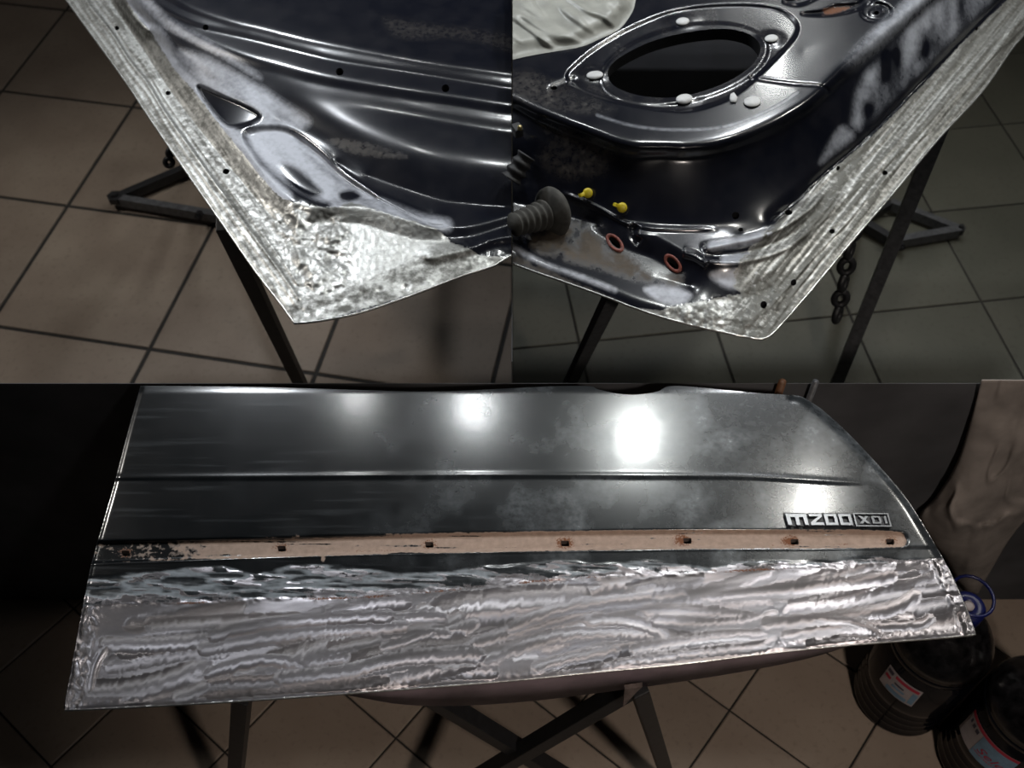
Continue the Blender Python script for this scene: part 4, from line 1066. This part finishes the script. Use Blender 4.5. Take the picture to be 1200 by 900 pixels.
# ------------------------------------------------------------------ bottles in the near right corner
BR = 0.089
def bottle(x, y, rz, lab_ang, labels, name_label, cap=True, z_lab=(0.155, 0.235), lab_half=0.42):
    root = tag(empty('water_bottle', (x, y, 0), rz), name_label, 'bottle', 'large water bottles on the floor')
    Rr = BR
    prof = [(0.066, 0.0), (0.082, 0.005), (Rr, 0.016)]
    for k in range(4):
        z = 0.022 + k * 0.024; prof += [(Rr, z), (Rr - 0.005, z + 0.010), (Rr, z + 0.020)]
    prof += [(Rr, 0.125), (Rr, 0.235), (Rr - 0.006, 0.243), (Rr - 0.006, 0.248), (Rr, 0.256), (Rr, 0.27)]
    V, Fc = lathe(prof, 48); link('body', mesh_from('body', V, Fc, True), M['bottle'], root)
    V, Fc = lathe([(Rr, 0.27), (Rr - 0.003, 0.283), (0.077, 0.302), (0.060, 0.322), (0.042, 0.338), (0.029, 0.348), (0.026, 0.36), (0.026, 0.372)], 48)
    link('shoulder', mesh_from('shoulder', V, Fc, True), M['bottle_dust'], root)
    if cap:
        V, Fc = lathe([(0.028, 0.372), (0.030, 0.374), (0.030, 0.40), (0.027, 0.405), (0.012, 0.405), (0.010, 0.402), (0.002, 0.402)], 30)
        c = link('cap', mesh_from('cap', V, Fc, True), M['cap_blue'], root)
        pts = [Vector((0.028 * math.cos(a) + 0.006, 0.030 * math.sin(a) + 0.012, 0.412)) * 1.0 for a in [2 * math.pi * k / 20 for k in range(21)]]
        pts = [Vector((p.x * 1.25, p.y * 1.25, p.z)) for p in pts]
        V, Fc = tube(pts, 0.003, 8, False); link('pull_ring', mesh_from('pull_ring', V, Fc, True), M['cap_blue'], c)
        V, Fc = lathe([(0.009, 0.402), (0.009, 0.407), (0.004, 0.408)], 14); link('cap_centre', mesh_from('cap_centre', V, Fc, True), M['label_white'], c)
    # wrapped label and its print
    def wrap(s0, s1, t0, t1, dr):      # s along the label 0..1 left to right, t 0..1 upwards
        n = 14; V = []; Fc = []
        for k in range(n + 1):
            s_ = s0 + (s1 - s0) * k / n; a = lab_ang - lab_half + 2 * lab_half * s_
            for t_ in (t0, t1):
                z = z_lab[0] + (z_lab[1] - z_lab[0]) * t_
                V.append(((Rr + dr) * math.cos(a), (Rr + dr) * math.sin(a), z))
            if k: j = 2 * k; Fc.append((j - 2, j, j + 1, j - 1))
        return V, Fc
    V, Fc = wrap(0, 1, 0, 1, 0.0012); lb = link('label', mesh_from('label', V, Fc, True), M['label_white'], root)
    for (s0, s1, t0, t1, mt) in labels['patches']:
        V, Fc = wrap(s0, s1, t0, t1, 0.0018); link('print', mesh_from('print', V, Fc, True), M[mt], lb)
    for (txt, s0, t0, hgt, mt, shear) in labels['text']:
        cu = bpy.data.curves.new('print', 'FONT'); cu.body = txt; cu.size = 1.0; cu.shear = shear; cu.resolution_u = 3
        ob = bpy.data.objects.new('print', cu); COL.objects.link(ob)
        dg = bpy.context.evaluated_depsgraph_get(); me = bpy.data.meshes.new_from_object(ob.evaluated_get(dg))
        bpy.data.objects.remove(ob)
        hz_ = (z_lab[1] - z_lab[0]) * hgt
        for v in me.vertices:
            a = lab_ang - lab_half + 2 * lab_half * s0 + v.co.x * hz_ / Rr
            z = z_lab[0] + (z_lab[1] - z_lab[0]) * t0 + v.co.y * hz_
            v.co = ((Rr + 0.0024) * math.cos(a), (Rr + 0.0024) * math.sin(a), z)
        link('print', me, M[mt], lb)
    return root
def to_pix(p):
    d = np.array(p, float) - (0, 0, H); zc = d[1] * CP - d[2] * SP; yc = d[1] * SP + d[2] * CP
    return 600 + F * d[0] / zc, 450 - F * yc / zc
def face_to(x, y, zc, u, v):
    """turn of the label so that its centre shows nearest to the pixel"""
    return min((math.hypot(to_pix((x + BR * math.cos(a), y + BR * math.sin(a), zc))[0] - u, to_pix((x + BR * math.cos(a), y + BR * math.sin(a), zc))[1] - v), a) for a in np.linspace(-math.pi, 0, 200))[1]
dv = pix(1057, 802, 0.19) - pix(1146, 866, 0.19); dv = dv / np.linalg.norm(dv)
p1 = pix(1056, 808, 0.19); k_ = 1 + BR / math.hypot(p1[0], p1[1]); x1, y1 = p1[0] * k_, p1[1] * k_
x, y = x1 - dv[0] * 0.182, y1 - dv[1] * 0.182
an = math.atan2(-y, -x) - 0.10; an1 = face_to(x1, y1, 0.19, 1057, 802)
bottle(x, y, 0, an, dict(patches=[(0, 1, 0.88, 1.0, 'label_red'), (0.40, 1, 0.0, 0.88, 'label_blue'), (0.08, 0.36, 0.12, 0.55, 'label_dark') if False else (0.08, 0.12, 0.66, 0.80, 'label_dark'), (0.16, 0.22, 0.66, 0.80, 'label_dark'), (0.25, 0.32, 0.66, 0.80, 'label_dark'), (0.42, 0.9, 0.2, 0.235, 'label_red')],
       text=[('Selena', 0.44, 0.30, 0.36, 'label_red', 0.35)]), 'dark water bottle in the corner with a large red-edged blue label', True, (0.14, 0.225), 0.62)
bottle(x1, y1, 0, an1, dict(patches=[(0.30, 0.95, 0.78, 0.93, 'label_red'), (0.04, 0.22, 0.74, 0.9, 'label_dark'), (0.04, 0.22, 0.48, 0.62, 'label_red'), (0.36, 0.62, 0.54, 0.62, 'label_dark'), (0.32, 0.68, 0.36, 0.46, 'label_blue'), (0.22, 0.8, 0.05, 0.24, 'label_blue'), (0.84, 0.97, 0.1, 0.7, 'label_blue')],
       text=[]), 'dark water bottle with small label and blue ring cap, partly under the near door', True, (0.155, 0.225), 0.40)

# ------------------------------------------------------------------ cloth hanging over the screen, pipes behind the near door
clo = tag(empty('cloth_sheet', (0.6, YS - 0.05, 0.2)), 'grubby pale cloth hanging over the dark screen on the right', 'cloth')
left_b = [(1150, 446), (1138, 490), (1122, 540), (1098, 580), (1078, 604), (1088, 630), (1108, 655), (1122, 680), (1134, 694)]
right_b = [(1262, 446), (1258, 490), (1252, 530), (1245, 560), (1225, 590), (1200, 612), (1182, 634), (1164, 664), (1146, 696)]
lb = smooth_poly(left_b, 10); rb = smooth_poly(right_b, 10); n = len(lb); m = 70
Vv = []; Fc = []
SU = np.zeros((n, m)); SV = np.zeros((n, m)); ss = np.linspace(0, 1, m)
for i in range(n):
    SU[i] = lb[i][0] + (rb[i][0] - lb[i][0]) * ss; SV[i] = lb[i][1] + (rb[i][1] - lb[i][1]) * ss
bul = np.sqrt(np.clip(np.sin(np.pi * ss), 0, 1))[None, :] * np.linspace(0.25, 1, n)[:, None] * np.sin(np.pi * np.linspace(0.06, 0.97, n))[:, None]
fw = fbm(SU + SV * 0.5, SV - SU * 0.7, (40, 90), 201, 3); fw2 = np.abs(fbm(SU * 0.9 + SV * 0.4, SV, (28, 44), 203, 2) - 0.5)
dep = 0.010 + 0.075 * bul + 0.040 * (fw - 0.5) * (0.3 + bul) + 0.007 * (1 - sstep(0, 0.10, fw2)) * (0.2 + bul)
dep = np.maximum(dep, 0.004)
for i in range(n):
    for j in range(m):
        Vv.append(pixY(SU[i, j], SV[i, j], YS - dep[i, j]))
        if i and j: k = i * m + j; Fc.append((k - m - 1, k - 1, k, k - m))
me = mesh_from('cloth_drape', Vv, Fc, True)
o = attach(link('cloth_drape', me, M['cloth']), clo)
sol = o.modifiers.new('thickness', 'SOLIDIFY'); sol.thickness = 0.002
for (u0, u1, r, mt, lab) in ((927, 922, 0.006, 'brown_pipe', 'thin brown pipe leaning on the dark screen behind the near door'), (944, 950, 0.005, 'grey_steel', 'thin grey pipe leaning on the dark screen beside the brown one')):
    aa = pixY(u0 + (u1 - u0) * 2, 447, YS - 0.008); bb = pixY(u0, 470, YS - 0.02); bb = Vector((aa.x, aa.y - 0.004, 0.0))
    o = link('pipe', tube_mesh('pipe', [aa, bb], r, 12), M[mt]); tag(o, lab, 'pipe')
